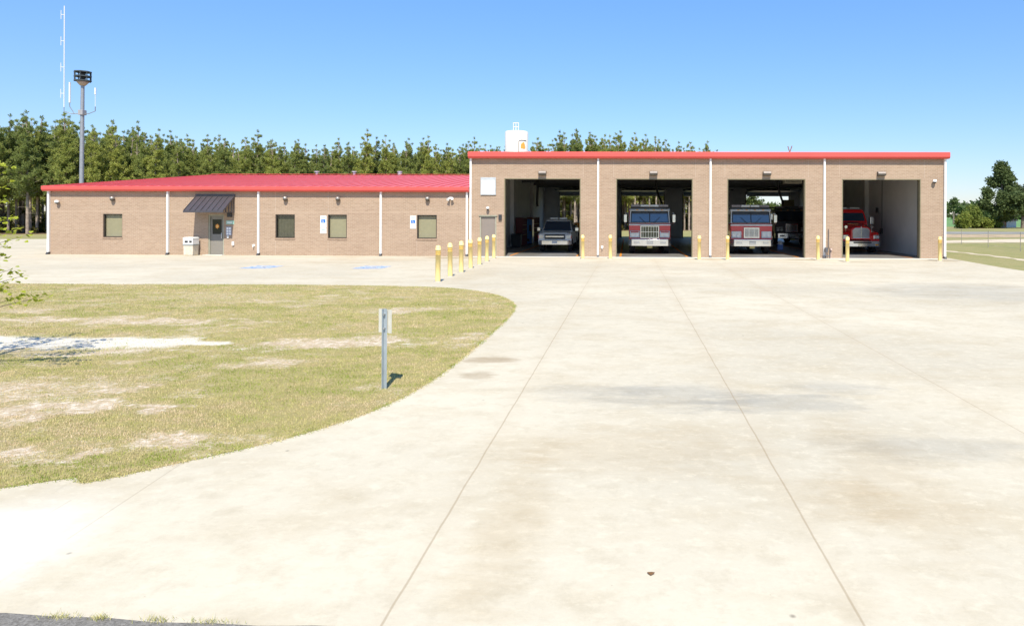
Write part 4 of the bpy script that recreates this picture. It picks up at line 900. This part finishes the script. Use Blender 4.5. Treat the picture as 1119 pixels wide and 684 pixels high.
# ================================================================== MAST WITH SIREN
mY = 22; x, _, zb = at(88.6, 200, mY); zt = fz(90, 92, mY)
ms_ = tag(empty('siren_mast', (x, mY, 0)), 'tall grey steel mast with antennas and a dark siren head behind the office wing', 'mast')
M_GALV = mat('mast_steel', (.30,.31,.33), .5, .4)
MB().cyl((0,0,0),(.12,0,zt+.2),.20,.14,16).build('pole', M_GALV, ms_)
hd = empty('siren_head'); hd.parent = ms_; hx = .12; hz = zt+.1
mb = MB()
for k in range(3): z = hz+.12+k*.40; mb.prism([(hx+.66*math.cos(t)*1.05, .66*math.sin(t)) for t in np.linspace(math.pi/8, 2*math.pi+math.pi/8, 8, endpoint=False)], 'z', z, z+.10)
for t in np.linspace(math.pi/8, 2*math.pi+math.pi/8, 8, endpoint=False): mb.box(hx+.62*math.cos(t)-.03, hx+.62*math.cos(t)+.03, .62*math.sin(t)-.03, .62*math.sin(t)+.03, hz+.1, hz+1.0)
mb.lathe([(.35,.22),(.16,.3),(.16,.45),(.35,.5)], (hx,0,hz)); mb.lathe([(.35,.62),(.16,.7),(.16,.85),(.35,.9)], (hx,0,hz)); mb.build('louvre', mat('siren_grey', (.05,.06,.065), .5), hd)
MB().lathe([(0,-.28),(.2,-.26),(.36,-.08),(.5,.10),(0,.11)], (hx,0,hz), 16).build('motor_housing', mat('siren_tan', (.42,.33,.26), .6), hd)
cz = fz(90, 123, mY)
MB().box(-.12,.30,-.25,.25,cz-.25,cz+.2).build('clamp', mat('clamp_grey', (.40,.38,.38), .5, .3), ms_, .02)
def ax(px): return fx(px, mY)-x
def az(px, py): return fz(px, py, mY)
M_ANT = mat('antenna_white', (.72,.72,.70), .4, var=.02)
for (px, p0, p1, r0, arms) in ((72.6,118,8,.038,True),(78.7,113,91,.075,False),(106.5,118,100,.02,False)):
    a_ = empty('antenna'); a_.parent = ms_; X_ = ax(px)
    MB().tube([(0,0,cz-.1),((X_)*.55,-.2,cz-.16),(X_,-.3,az(px,p0)-.35),(X_,-.3,az(px,p0)+.05)], .035, 6).build('antenna_arm', M_GALV, a_)
    mb = MB(); mb.cyl((X_,-.3,az(px,p0)),(X_,-.3,az(px,p1)),r0,n=8)
    if px > 100: mb.cyl((X_,-.3,az(px,p1)+.25),(X_,-.3,az(px,p1)-.35),.07,n=8)
    if arms:
        for k in range(4): z = az(px, 103-28.5*k); mb.cyl((X_,-.3,z),(X_-.30,-.3,z),.03,n=6); mb.cyl((X_-.30,-.3,z-.4),(X_-.30,-.3,z+.4),.025,n=6)
    mb.build('antenna_rod', M_ANT, a_)
# ================================================================== SILO
tY = 42; xa_, _, _ = at(552, 166, tY); xb_, _, _ = at(577, 166, tY); zt = fz(564, 144, tY); rr = (xb_-xa_)/2; xc = (xa_+xb_)/2
si = tag(empty('storage_silo', (xc, tY, 0)), 'white cylindrical storage tank with a ladder rising behind the engine bays', 'tank')
MB().lathe([(0,zt+.03),(rr-.1,zt),(rr,zt-.1),(rr,3.0),(rr*.3,1.2),(0,1.2)], (0,0,0), 40).build('tank_shell', mat('cream_tank', (.72,.69,.62), .5, var=.03), si)
mb = MB()
for a_ in range(4): t = math.pi/4+a_*math.pi/2; mb.cyl((rr*.9*math.cos(t), rr*.9*math.sin(t), 0),(rr*.9*math.cos(t), rr*.9*math.sin(t), 3.4),.08,n=8)
mb.build('leg', M_WHITE, si)
mb = MB(); lx = fx(563.8, tY)-xc; lz = fz(564, 135, tY)
for s_ in (-.3, .0, .3): mb.cyl((lx+s_,-.2,zt-.3),(lx+s_,-.2,lz),.045,n=6)
mb.cyl((lx-.34,-.2,lz),(lx+.34,-.2,lz),.05,n=6); mb.cyl((lx-.3,-.2,lz-.45),(lx+.3,-.2,lz-.45),.04,n=6); mb.build('ladder_rail', M_ANT, si)
def cylp(u, z, off): t = -math.pi/2 + u/rr; return ((rr+off)*math.cos(t), (rr+off)*math.sin(t), z)
u0, u1, z1_ = .45, 1.45, fz(570, 154.5, tY)
mb = MB()
for seg in ([(u0,z1_-2.5),(u0,z1_-.2),(u0+.1,z1_-.05),(u0+.3,z1_)], [(u0+.3,z1_),(u1-.3,z1_),(u1,z1_)]): mb.tube([cylp(u, z, .02) for u, z in seg], .045, 6)
mb.build('panel_outline', mat('outline_grey', (.22,.22,.2), .6), si)
mb = MB(); zc_ = fz(571, 160, tY)
for (du, dz, r0) in ((0,0,.30),(.12,-.2,.22),(-.14,-.22,.18),(.05,.22,.16)): 
    for k in range(1):
        mb.add([cylp(1.0+du+r0*math.cos(t), zc_+dz+r0*math.sin(t), .012+.004*dz+.01*r0) for t in np.linspace(0,2*math.pi,12,endpoint=False)], [tuple(range(12))])
mb.build('tank_emblem', mat('emblem_orange', (.85,.42,.08), .6), si)

# ================================================================== LAWN SIGN POST
x, y = gp(420, 426); sg = tag(empty('sign_post', (x, y, 0)), 'low galvanised post with the blank back of a small sign on the lawn', 'sign', None)
M_GP = mat('galvanised_post', (.36,.41,.44), .45, .35)
MB().prism([(-.035,-.012),(-.022,-.016),(-.016,.012),(.016,.012),(.022,-.016),(.035,-.012),(.035,-.006),(.026,-.006),(.02,.018),(-.02,.018),(-.026,-.006),(-.035,-.006)], 'z', 0, 1.10).build('post', M_GP, sg)
pn = MB().box(-.145,.10,.028,.034,.77,1.09).build('sign_plate', mat('sign_back', (.60,.58,.50), .5), sg); pn.rotation_euler = (0,0,R(-28)); pn.data.transform(Matrix.Identity(4))
mb = MB(); mb.cyl((0,-.03,1.03),(0,.03,1.03),.01); mb.cyl((0,-.03,.84),(0,.03,.84),.01); mb.build('bolt', M_CHROME, sg)

# ================================================================== FENCE RIGHT
fn = tag(empty('wire_fence', (26.9, 13.8, 0)), 'low wire fence with thin posts crossing the grass right of the building', 'fence')
fp = [(28.2+.0,24.4),(27.5,19.1),(26.92,13.8),(26.3,8.5),(25.8,3.2),(25.3,-2.0),(24.8,-7.2)]
wv = []
for (px_, py_) in fp: MB().cyl((px_-26.9,py_-13.8,0),(px_-26.9,py_-13.8,1.28),.022,n=8).build('post', mat('grey_post', (.30,.28,.24), .7), fn)
mb = MB()
for z in (1.22, .85, .5, .15): mb.tube([(a-26.9,b_-13.8,z) for a, b_ in fp], .006, 4)
mb.build('wire', mat('fence_wire', (.3,.3,.3), .6, .3), fn)

# ================================================================== TREES
def leaf_mat(name, c0, c1, obj_var=.25):
    m, nt, b = new_mat(name); oi = nt.nodes.new('ShaderNodeObjectInfo'); g = nt.nodes.new('ShaderNodeNewGeometry')
    nn = noise(nt, pos(nt), .9, 4, .7); r0 = mix(nt, g.outputs['Random Per Island'], c0, c1); r1 = mix(nt, ramp(nt, nn, .35, .65), mix(nt, 1, r0, (.72,.75,.7), 'MULTIPLY'), r0)
    r2 = mix(nt, oi.outputs['Random'], mix(nt, 1, r1, (1-obj_var,1-obj_var*.8,1-obj_var*.6), 'MULTIPLY'), mix(nt, 1, r1, (1+obj_var,1+obj_var*.7,1), 'MULTIPLY'))
    nt.links.new(r2, b.inputs['Base Color']); b.inputs['Roughness'].default_value = .65; b.inputs['Specular IOR Level'].default_value = .25
    tl = nt.nodes.new('ShaderNodeBsdfTranslucent'); nt.links.new(r2, tl.inputs[0]); ms = nt.nodes.new('ShaderNodeMixShader'); ms.inputs[0].default_value = .45
    nt.links.new(b.outputs[0], ms.inputs[1]); nt.links.new(tl.outputs[0], ms.inputs[2]); nt.links.new(ms.outputs[0], nt.nodes['Material Output'].inputs[0]); return m
M_NEEDLE = leaf_mat('pine_needles', (.28,.34,.085), (.47,.49,.165))
M_BARK = mat('pine_bark', (.30,.24,.19), .9, var=.4, scale=2.5)
def unit(n): v = rng.normal(size=(n,3)); return v/np.linalg.norm(v, axis=1)[:,None]
def needle_clumps(cs, rs, per, wid):
    n = len(cs)*per; c = np.repeat(cs, per, 0); r = np.repeat(rs, per)
    d = unit(n); d[:,2] = d[:,2]+.12; q = unit(n); s_ = np.cross(d, q); s_ /= np.linalg.norm(s_, axis=1)[:,None]+1e-6
    a = c + d*r[:,None]*.12; e = c + d*(r*rng.uniform(.75,1.1,n))[:,None]; w = wid*rng.uniform(.7,1.3,n)
    co = np.stack([a - s_*w[:,None]*.4, a + s_*w[:,None]*.4, e + s_*w[:,None]*.5, e - s_*w[:,None]*.5], 1)
    return co.reshape(-1,3)
def make_pine_meshes(seed):
    rg = np.random.default_rng(seed); H = rg.uniform(12.2, 13.6); lx, ly = rg.normal(0,.012,2)
    tr_ = MB(); pts = [(lx*z*z/8, ly*z*z/8, z) for z in np.linspace(0, H-.4, 9)]
    tr_.tube(pts, [.16*(1-z/H)**.8+.02 for z in np.linspace(0, H-.4, 9)], 7)
    cs = []; rs = []
    def axis_(z): return np.array([lx*z*z/8, ly*z*z/8, z])
    z = H*rg.uniform(.30,.40)
    while z < H-.9:
        t = (z/H-.4)/.6; L = (1.75 - 1.45*max(0,t)**.9)*rg.uniform(.8,1.2)
        for k in range(rg.integers(3,6)):
            if rg.random() < .12: continue
            ph = rg.uniform(0, 2*math.pi); l_ = L*rg.uniform(.6,1.1); up = rg.uniform(.25,.9)+.5*max(0,t)
            o0 = axis_(z); dirv = np.array([math.cos(ph), math.sin(ph), up*.8]); end = o0 + dirv*l_
            tr_.tube([tuple(o0), tuple(o0+dirv*l_*.5-np.array([0,0,.04])), tuple(end)], [.035,.025,.012], 4)
            cs.append(end); rs.append(rg.uniform(.28,.42)*(1-.42*max(0,t)))
            
            if t < .72: cs.append(o0+dirv*.25+rg.normal(0,.12,3)); rs.append(rg.uniform(.26,.36)); cs.append(end+rg.normal(0,.28,3)); rs.append(rg.uniform(.24,.34))
            if l_ > .7 and t < .8:
                for f in (.35,.55,.78):
                    if rg.random() < .8: cs.append(o0+dirv*l_*f+rg.normal(0,.16,3)); rs.append(rg.uniform(.28,.42))
        z += rg.uniform(.32,.50)*(1+.6*(t > .75))
    cs.append(axis_(H-.1)); rs.append(.27)
    for k in range(2): cs.append(axis_(H-.75)+np.array([rg.normal(0,.3),rg.normal(0,.3),0])); rs.append(.24)
    # a few dead branch stubs below the crown
    for k in range(9):
        z = rg.uniform(.12,.42)*H; ph = rg.uniform(0,6.28); l_ = rg.uniform(.4,1.3); o0 = axis_(z); tr_.tube([tuple(o0), tuple(o0+np.array([math.cos(ph)*l_, math.sin(ph)*l_, rg.uniform(-.1,.4)]))], [.02,.008], 4)
    co = needle_clumps(np.array(cs), np.array(rs), 44, .045)
    me = tri_mesh('crown', co, 4); me.materials.append(M_NEEDLE)
    tobj = tr_.build('trunk', M_BARK); tm = tobj.data; bpy.data.objects.remove(tobj)
    return tm, me
PM = [make_pine_meshes(s_) for s_ in range(7)]
def place_pine(i, x, y, sc, rz, label, group):
    r_ = bpy.data.objects.new('pine_tree', None); COL.objects.link(r_); r_.location = (x, y, 0); r_.rotation_euler = (0,0,rz); r_.scale = (sc*random.uniform(.8,.98),)*2+(sc,)
    for nm, me in zip(('trunk','crown'), PM[i]):
        o = bpy.data.objects.new(nm, me); COL.objects.link(o); o.parent = r_
    return tag(r_, label, 'pine tree', group)
line = [(-84,28.0),(-64,36.2),(-36,47.8),(-9,59),(14,65),(17.5,66)]
def on_line(s):
    for a, b_ in zip(line[:-1], line[1:]):
        L = math.dist(a, b_)
        if s <= L: return (a[0]+(b_[0]-a[0])*s/L, a[1]+(b_[1]-a[1])*s/L, (b_[0]-a[0])/L, (b_[1]-a[1])/L)
        s -= L
    return None
Ltot = sum(math.dist(a, b_) for a, b_ in zip(line[:-1], line[1:])); cnt = 0
for row in range(6):
    s = random.uniform(0, 2)
    while s < Ltot:
        q = on_line(s)
        if q is None: break
        x = q[0]-q[3]*(1-1.3*s/Ltot)*(row*2.6)+random.uniform(-.5,.5); y = q[1]+q[2]*(row*2.6+random.uniform(-.7,.7))
        sc = random.uniform(.93,1.04) * float(np.interp(x, [-66,-58,-50,-14,-8,12,17], [1.03,.90,.86,.93,1.07,1.05,.85]))
        if random.random() < .12: sc *= 1.08
        if s > Ltot*.85: sc *= 1 - .13*(s/Ltot-.85)/.15
        if cnt < 292:
            place_pine(random.randrange(7), x, y, sc, random.uniform(0,6.28),
              'slender pine with bare lower trunk in the pinewood behind the fire station' if row else 'slender pine at the front edge of the pinewood behind the station', 'front-edge pines' if row == 0 else 'pines deeper in the pinewood')
            cnt += 1
        s += random.uniform(1.3, 2.7)*(1 if row < 4 else 1.2)
print('pines', cnt)
# the rest of the wood, too many and too merged to tell apart: one mass
cs = []; n = 2600
tmb = MB()
for k in range(600):
    s0 = random.uniform(0, Ltot); q = on_line(s0); dep = random.uniform(14, 50); x = q[0]-q[3]*(1-1.4*s0/Ltot)*dep; y = q[1]+q[2]*dep; h = random.uniform(.84,.95)*float(np.interp(x, [-66,-58,-50,-14,-8,16], [13.4,12.2,11.8,12.6,13.6,12.6]))
    tmb.cyl((x,y,0),(x,y,h*.9),.15,.05,5,False)
    for j in range(13): zz_ = random.uniform(.04,1)*h; rad = 1.6*(1.15-zz_/h); cs.append((x+random.gauss(0,rad*.6), y+random.gauss(0,rad*.6), zz_))
cs = np.array(cs); me = tri_mesh('woodland', needle_clumps(cs, rng.uniform(.5,.8,len(cs)), 26, .14), 4); me.materials.append(M_NEEDLE)
o = bpy.data.objects.new('woodland', me); COL.objects.link(o); tag(o, 'dense mass of pine foliage filling the back of the wood', 'woodland', kind='stuff')
o = tmb.build('woodland_trunks', M_BARK); tag(o, 'crowded bare trunks far back in the pinewood', 'woodland', kind='stuff')
# undergrowth
M_UNDER = leaf_mat('undergrowth_leaves', (.06,.085,.02), (.20,.17,.06))
cs = []
for k in range(1500):
    s0 = random.uniform(0, Ltot); q = on_line(s0); dep = random.uniform(.5, 34); hh = random.random()**2*(2.0+dep*.12)
    for j in range(2): cs.append((q[0]-q[3]*(1-1.4*s0/Ltot)*dep+random.gauss(0,.5), q[1]+q[2]*dep+random.gauss(0,.5), .15+hh*random.random()))
me = tri_mesh('undergrowth', needle_clumps(np.array(cs), rng.uniform(.35,.7,len(cs)), 22, .12), 4); me.materials.append(M_UNDER)
o = bpy.data.objects.new('undergrowth', me); COL.objects.link(o); tag(o, 'low brown and green undergrowth between the pine trunks', 'undergrowth', kind='stuff')

def broadleaf(name, x, y, blobs, trunk_h, tr_r, per, leaf, mt, bark, label, cat, group=None, branches=8):
    """blobs: (dx, dy, z, rx, rz, n clumps)"""
    r_ = tag(empty(name, (x, y, 0)), label, cat, group)
    cs = []
    for dx, dy, z, rx, rz0, nn in blobs:
        d = unit(nn); rad = rng.random(nn)**.4
        cs.append(np.stack([dx+d[:,0]*rx*rad, dy+d[:,1]*rx*rad, z+d[:,2]*rz0*rad], 1))
    cs = np.concatenate(cs); cs = cs[cs[:,2] > leaf]
    n = len(cs)*per; c = np.repeat(cs, per, 0) + rng.normal(0, leaf*.95, (n,3)); a = unit(n); q = unit(n); b_ = np.cross(a, q); b_ /= np.linalg.norm(b_, axis=1)[:,None]
    w = leaf*rng.uniform(.5,1,n)[:,None]
    co = np.stack([c-a*w, c-b_*w*.6, c+a*w, c+b_*w*.6], 1).reshape(-1,3); co[:,2] = np.maximum(co[:,2], .02)
    me = tri_mesh('crown', co, 4); me.materials.append(mt); o = bpy.data.objects.new('crown', me); COL.objects.link(o); o.parent = r_
    mb = MB(); top = max(b0[2] for b0 in blobs)
    mb.tube([(0,0,0),(.05*tr_r,0,trunk_h*.5),(0,.1*tr_r,trunk_h),(blobs[0][0]*.5,blobs[0][1]*.5,top)], [tr_r*1.25,tr_r,tr_r*.8,tr_r*.2], 8)
    for k in range(branches):
        e = cs[rng.integers(len(cs))]; z0 = min(trunk_h*rng.uniform(.6,1.1), e[2]); mb.tube([(0,0,z0),(e[0]*.5,e[1]*.5,(z0+e[2])/2+.1),tuple(e)], [tr_r*.45,tr_r*.28,tr_r*.08], 5)
    mb.build('trunk', bark, r_); return r_
M_DKLEAF = leaf_mat('dark_leaves', (.10,.145,.05), (.19,.235,.09), .1); M_YLEAF = leaf_mat('yellow_green_leaves', (.19,.25,.045), (.34,.37,.09), .1); M_MLEAF = leaf_mat('mid_leaves', (.10,.15,.045), (.20,.23,.07), .15)
M_BK2 = mat('grey_bark', (.20,.16,.13), .9, var=.3)
TY = 92
def tb(px, py, dy, rpx, rzpx, n, base):
    X_, _, Z_ = at(px, py, TY); s_ = (TY+DIST)/F; return (X_-base, dy, Z_, rpx*s_, rzpx*s_, n)
bx = at(1095,250,TY)[0]
blobs = [tb(1094,186,0,6,8,45,bx), tb(1098,195,0,9,6,45,bx), tb(1090,199,1,7,5,35,bx), tb(1102,206,0,7,6,30,bx), tb(1076,213,-1,5,6,40,bx), tb(1073,223,-1,6,5,34,bx), tb(1086,219,-3,6,7,40,bx), tb(1098,217,-4,8,6,50,bx), tb(1106,226,-4,9,7,50,bx), tb(1092,229,-3,8,5,40,bx), tb(1081,230,-2,5,5,25,bx), tb(1098,237,0,9,4,26,bx)]
broadleaf('evergreen_tree', bx, TY, blobs, 5.5, .38, 46, .30, M_DKLEAF, M_BK2, 'big dark green rounded tree with a tall crown right of the building', 'tree')
bx = at(1118,250,TY+3)[0]
blobs = [tb(1118,215,1,10,16,110,bx), tb(1112,228,0,10,10,70,bx), tb(1130,222,0,14,16,110,bx), tb(1116,198,1,5,8,18,bx), tb(1140,215,0,12,18,90,bx)]
broadleaf('evergreen_tree', bx, TY+3, blobs, 4.5, .35, 42, .30, leaf_mat('grey_green_leaves', (.10,.135,.06), (.17,.19,.10), .1), M_BK2, 'grey-green tree at the right edge, beside the big dark tree', 'tree')
TY = 88
for (px, w_, top, lab) in ((1054,6,232,'small pale bush at the left end of the yellow-green bushes'),(1062,9,225,'tallest yellow-green bush left of the big dark tree'),(1075,9,238,'low yellow-green bush just left of the dark tree trunk'),(1086,7,240,'low spreading yellow bush under the big dark tree')):
    bx = at(px,249,TY)[0]; mid = (top+250)/2
    broadleaf('bush', bx, TY, [tb(px,mid,0,w_,(250-top)/2.1,75,bx), tb(px-w_*.4,mid+3,1,w_*.7,(250-top)/3,40,bx), tb(px+w_*.3,top+5,0,w_*.45,4,20,bx)], 1.0, .1, 34, .24, M_YLEAF, M_BK2, lab, 'bush', 'yellow-green bushes', 5)
    TY += 1.5
TY = 150
bx = at(1042,240,TY)[0]; broadleaf('lone_tree', bx, TY, [tb(1043,222,0,3.5,4.5,26,bx), tb(1039,228,0,2.5,3,12,bx)], 5, .2, 20, .38, M_DKLEAF, M_BK2, 'small thin lone tree just right of the building corner', 'tree')
# trees beyond the third bay's back opening
TY = 75
for px, top, bot, w_, lab in ((824,206,262,12,'leafy green tree seen through the back opening of the third bay'),(846,222,262,8,'low leafy tree seen through the back opening right of the taller one')):
    bx = at(px,255,TY)[0]; broadleaf('leafy_tree', bx, TY, [tb(px,(top+bot)/2,0,w_,(bot-top)/2.4,150,bx), tb(px-5,(top+bot)/2-5,0,w_*.8,(bot-top)/3,60,bx)], 3, .22, 30, .22, M_MLEAF, M_BK2, lab, 'tree')
# distant woods along the horizon (right)
cs = []
for k in range(2600): 
    X_ = random.uniform(60, 760); cs.append((X_, 330+random.uniform(-8,14)+.1*X_, random.uniform(.3, 8.5+2.5*math.sin(X_*.05)+1.5*math.sin(X_*.17))))
me = tri_mesh('distant_wood', needle_clumps(np.array(cs), rng.uniform(1.6,2.6,len(cs)), 14, .9), 4); me.materials.append(leaf_mat('distant_leaves', (.09,.15,.05), (.16,.21,.08)))
o = bpy.data.objects.new('distant_wood', me); COL.objects.link(o); tag(o, 'low green belt of far woods on the horizon right of the building', 'woodland', kind='stuff')
# little shed with orange roof under the trees
x, _, z = at(1105.5, 249, 100); o = tag(empty('shed', (x, 100, 0)), 'tiny white and orange shed under the trees at far right', 'shed')
MB().box(-1.0,.9,0,2,0,1.3).build('wall', M_WHITE, o); MB().box(-2.2,-1.01,.2,2,0,1.2).build('side_panel', mat('shed_orange', (.62,.30,.18), .7), o); MB().prism([(-.15,1.3),(2.2,1.3),(1.0,1.8)], 'x', -2.3, 1.3).build('roof', mat('shed_orange', (.62,.30,.18), .7), o)
x, _, z = at(1088, 249, 80); o = tag(empty('mailbox', (x, 66, 0)), 'dark mailbox on a short post by the far road', 'mailbox'); MB().box(-.06,.06,-.06,.06,0,.9).build('post', M_BK2, o); MB().prism([(-.25,.9),(.25,.9),(.25,1.3),(.12,1.45),(-.12,1.45),(-.25,1.3)], 'y', -.5, .3).build('box', M_DARKSTEEL, o)

# ---- sapling near the camera, left (only its right-hand twigs reach the frame)
sx, sy = -10.35, -28.2; sp_ = tag(empty('maple_sapling', (sx, sy, 0)), 'young maple with bright yellow-green leaves at the left edge of the lawn', 'tree')
mb = MB(); mb.tube([(0,0,0),(.03,0,1.2),(-.02,.02,2.4),(.03,0,3.6)], [.05,.04,.028,.01], 8); tips = []
rg = np.random.default_rng(5)
def zpix(px, py): # a twig tip surveyed at the sapling's distance
    t = at(px, py, sy+random.uniform(-.35,.35)); return np.array([t[0]-sx, t[1]-sy, t[2]])
targets = [zpix(*q) for q in ((10,181),(4,190),(2,205),(7,218),(3,238),(10,240),(14,252),(30,257),(7,268),(5,279),(27,301),(14,294),(3,312),(16,313),(30,322),(48,324),(38,326),(-6,230),(-12,260),(-14,300),(-10,200),(-20,180),(-25,240),(-30,280))]
for k in range(36):
    ph = rg.uniform(math.pi*.5, math.pi*1.5); z = rg.uniform(1.2,3.6); r0 = rg.uniform(.2, 1.0); targets.append(np.array([math.cos(ph)*r0, math.sin(ph)*r0, z]))
for t in targets:
    z0 = max(.7, min(3.4, t[2]-.35)); o0 = np.array([0,0,z0]); md_ = (o0+t)/2+np.array([0,0,-.03]); mb.tube([tuple(o0), tuple(md_), tuple(t)], [.009,.005,.002], 5)
    for j in range(3): tips.append(o0 + (t-o0)*(1-.10*j))
mb.build('trunk', mat('sapling_bark', (.16,.12,.09), .8), sp_)
co = []
for t in tips:
    for j in range(5):
        c_ = t + rg.normal(0,.045,3); nrm = unit(1)[0]; nrm[2] = abs(nrm[2])+.6; nrm /= np.linalg.norm(nrm); u_ = np.cross(nrm, unit(1)[0]); u_ /= np.linalg.norm(u_); v_ = np.cross(nrm, u_)
        s_ = rg.uniform(.045,.075)
        for a_ in (-1.1,-.55,0,.55,1.1):   # five pointed lobes
            L = s_*(1.0-.28*abs(a_)); dd = u_*math.cos(a_)+v_*math.sin(a_); ee = -u_*math.sin(a_)+v_*math.cos(a_)
            co += [c_, c_+dd*L*.5+ee*L*.24, c_+dd*L, c_+dd*L*.5-ee*L*.24]
me = tri_mesh('crown', np.array(co), 4); me.materials.append(leaf_mat('maple_leaves', (.42,.50,.04), (.60,.62,.09), .05)); o = bpy.data.objects.new('crown', me); COL.objects.link(o); o.parent = sp_

# ---- small brown leaf on the concrete
x, y = gp(711, 627.5); o = MB().loft([[(.0,-.022,.006),(.028,0,.012),(.01,.02,.006),(-.024,.006,.010)],[(.0,-.020,.010),(.026,0,.017),(.01,.018,.010),(-.022,.006,.014)]]).build('dead_leaf', mat('dead_leaf', (.16,.08,.03), .8)); o.location = (x, y, 0); tag(o, 'small curled brown leaf lying on the concrete driveway', 'leaf')

# ================================================================== LIGHT, SKY, CAMERA
EL, AZ = R(52), R(7.5)     # sun behind the camera, slightly to the right
sun = bpy.data.lights.new('sun', 'SUN'); sun.energy = 4.6; sun.angle = R(.55); sun.color = (1.0,.94,.81)
so = bpy.data.objects.new('sun', sun); COL.objects.link(so)
dirv = Vector((-math.sin(AZ)*math.cos(EL), math.cos(AZ)*math.cos(EL), -math.sin(EL))); so.rotation_euler = dirv.to_track_quat('-Z', 'Y').to_euler(); so.location = (10,-60,60)
w = bpy.data.worlds.new('World'); S.world = w; w.use_nodes = True; nt = w.node_tree; bg = nt.nodes['Background']
sk = nt.nodes.new('ShaderNodeTexSky'); sk.sky_type = 'NISHITA'; sk.sun_disc = False; sk.sun_elevation = EL; sk.sun_rotation = math.pi - AZ
sk.air_density = 1.0; sk.dust_density = .1; sk.ozone_density = 1.3; sk.altitude = 50
sz = nt.nodes.new('ShaderNodeSeparateXYZ'); tcs = nt.nodes.new('ShaderNodeTexCoord'); nt.links.new(tcs.outputs['Generated'], sz.inputs[0])
nt.links.new(mix(nt, 1.0, sk.outputs[0], mix(nt, ramp(nt, sz.outputs[2], .0, .32), (.62,.66,.86), (.75,1.06,1.35)), 'MULTIPLY'), bg.inputs[0]); bg.inputs[1].default_value = .108
cam = bpy.data.cameras.new('camera'); co_ = bpy.data.objects.new('camera', cam); COL.objects.link(co_); S.camera = co_
cam.sensor_fit = 'HORIZONTAL'; cam.sensor_width = 36; cam.lens = F/1119*36; cam.clip_start = .1; cam.clip_end = 5000
cam.shift_x = -(PCX-559.5)/1119; cam.shift_y = -(342-PCY)/1119
co_.location = (0,-DIST,EYE)
co_.matrix_world = Matrix.Translation((0,-DIST,EYE)) @ Matrix.Rotation(PSI, 4, 'Z') @ Matrix.Rotation(math.pi/2, 4, 'X') @ Matrix.Rotation(ROLL, 4, 'Z')
S.view_settings.view_transform = 'Standard'; S.view_settings.look = 'None'; S.view_settings.gamma = 1; S.view_settings.exposure = .52
S.cycles.max_bounces = 8; S.cycles.diffuse_bounces = 4; S.cycles.transparent_max_bounces = 12
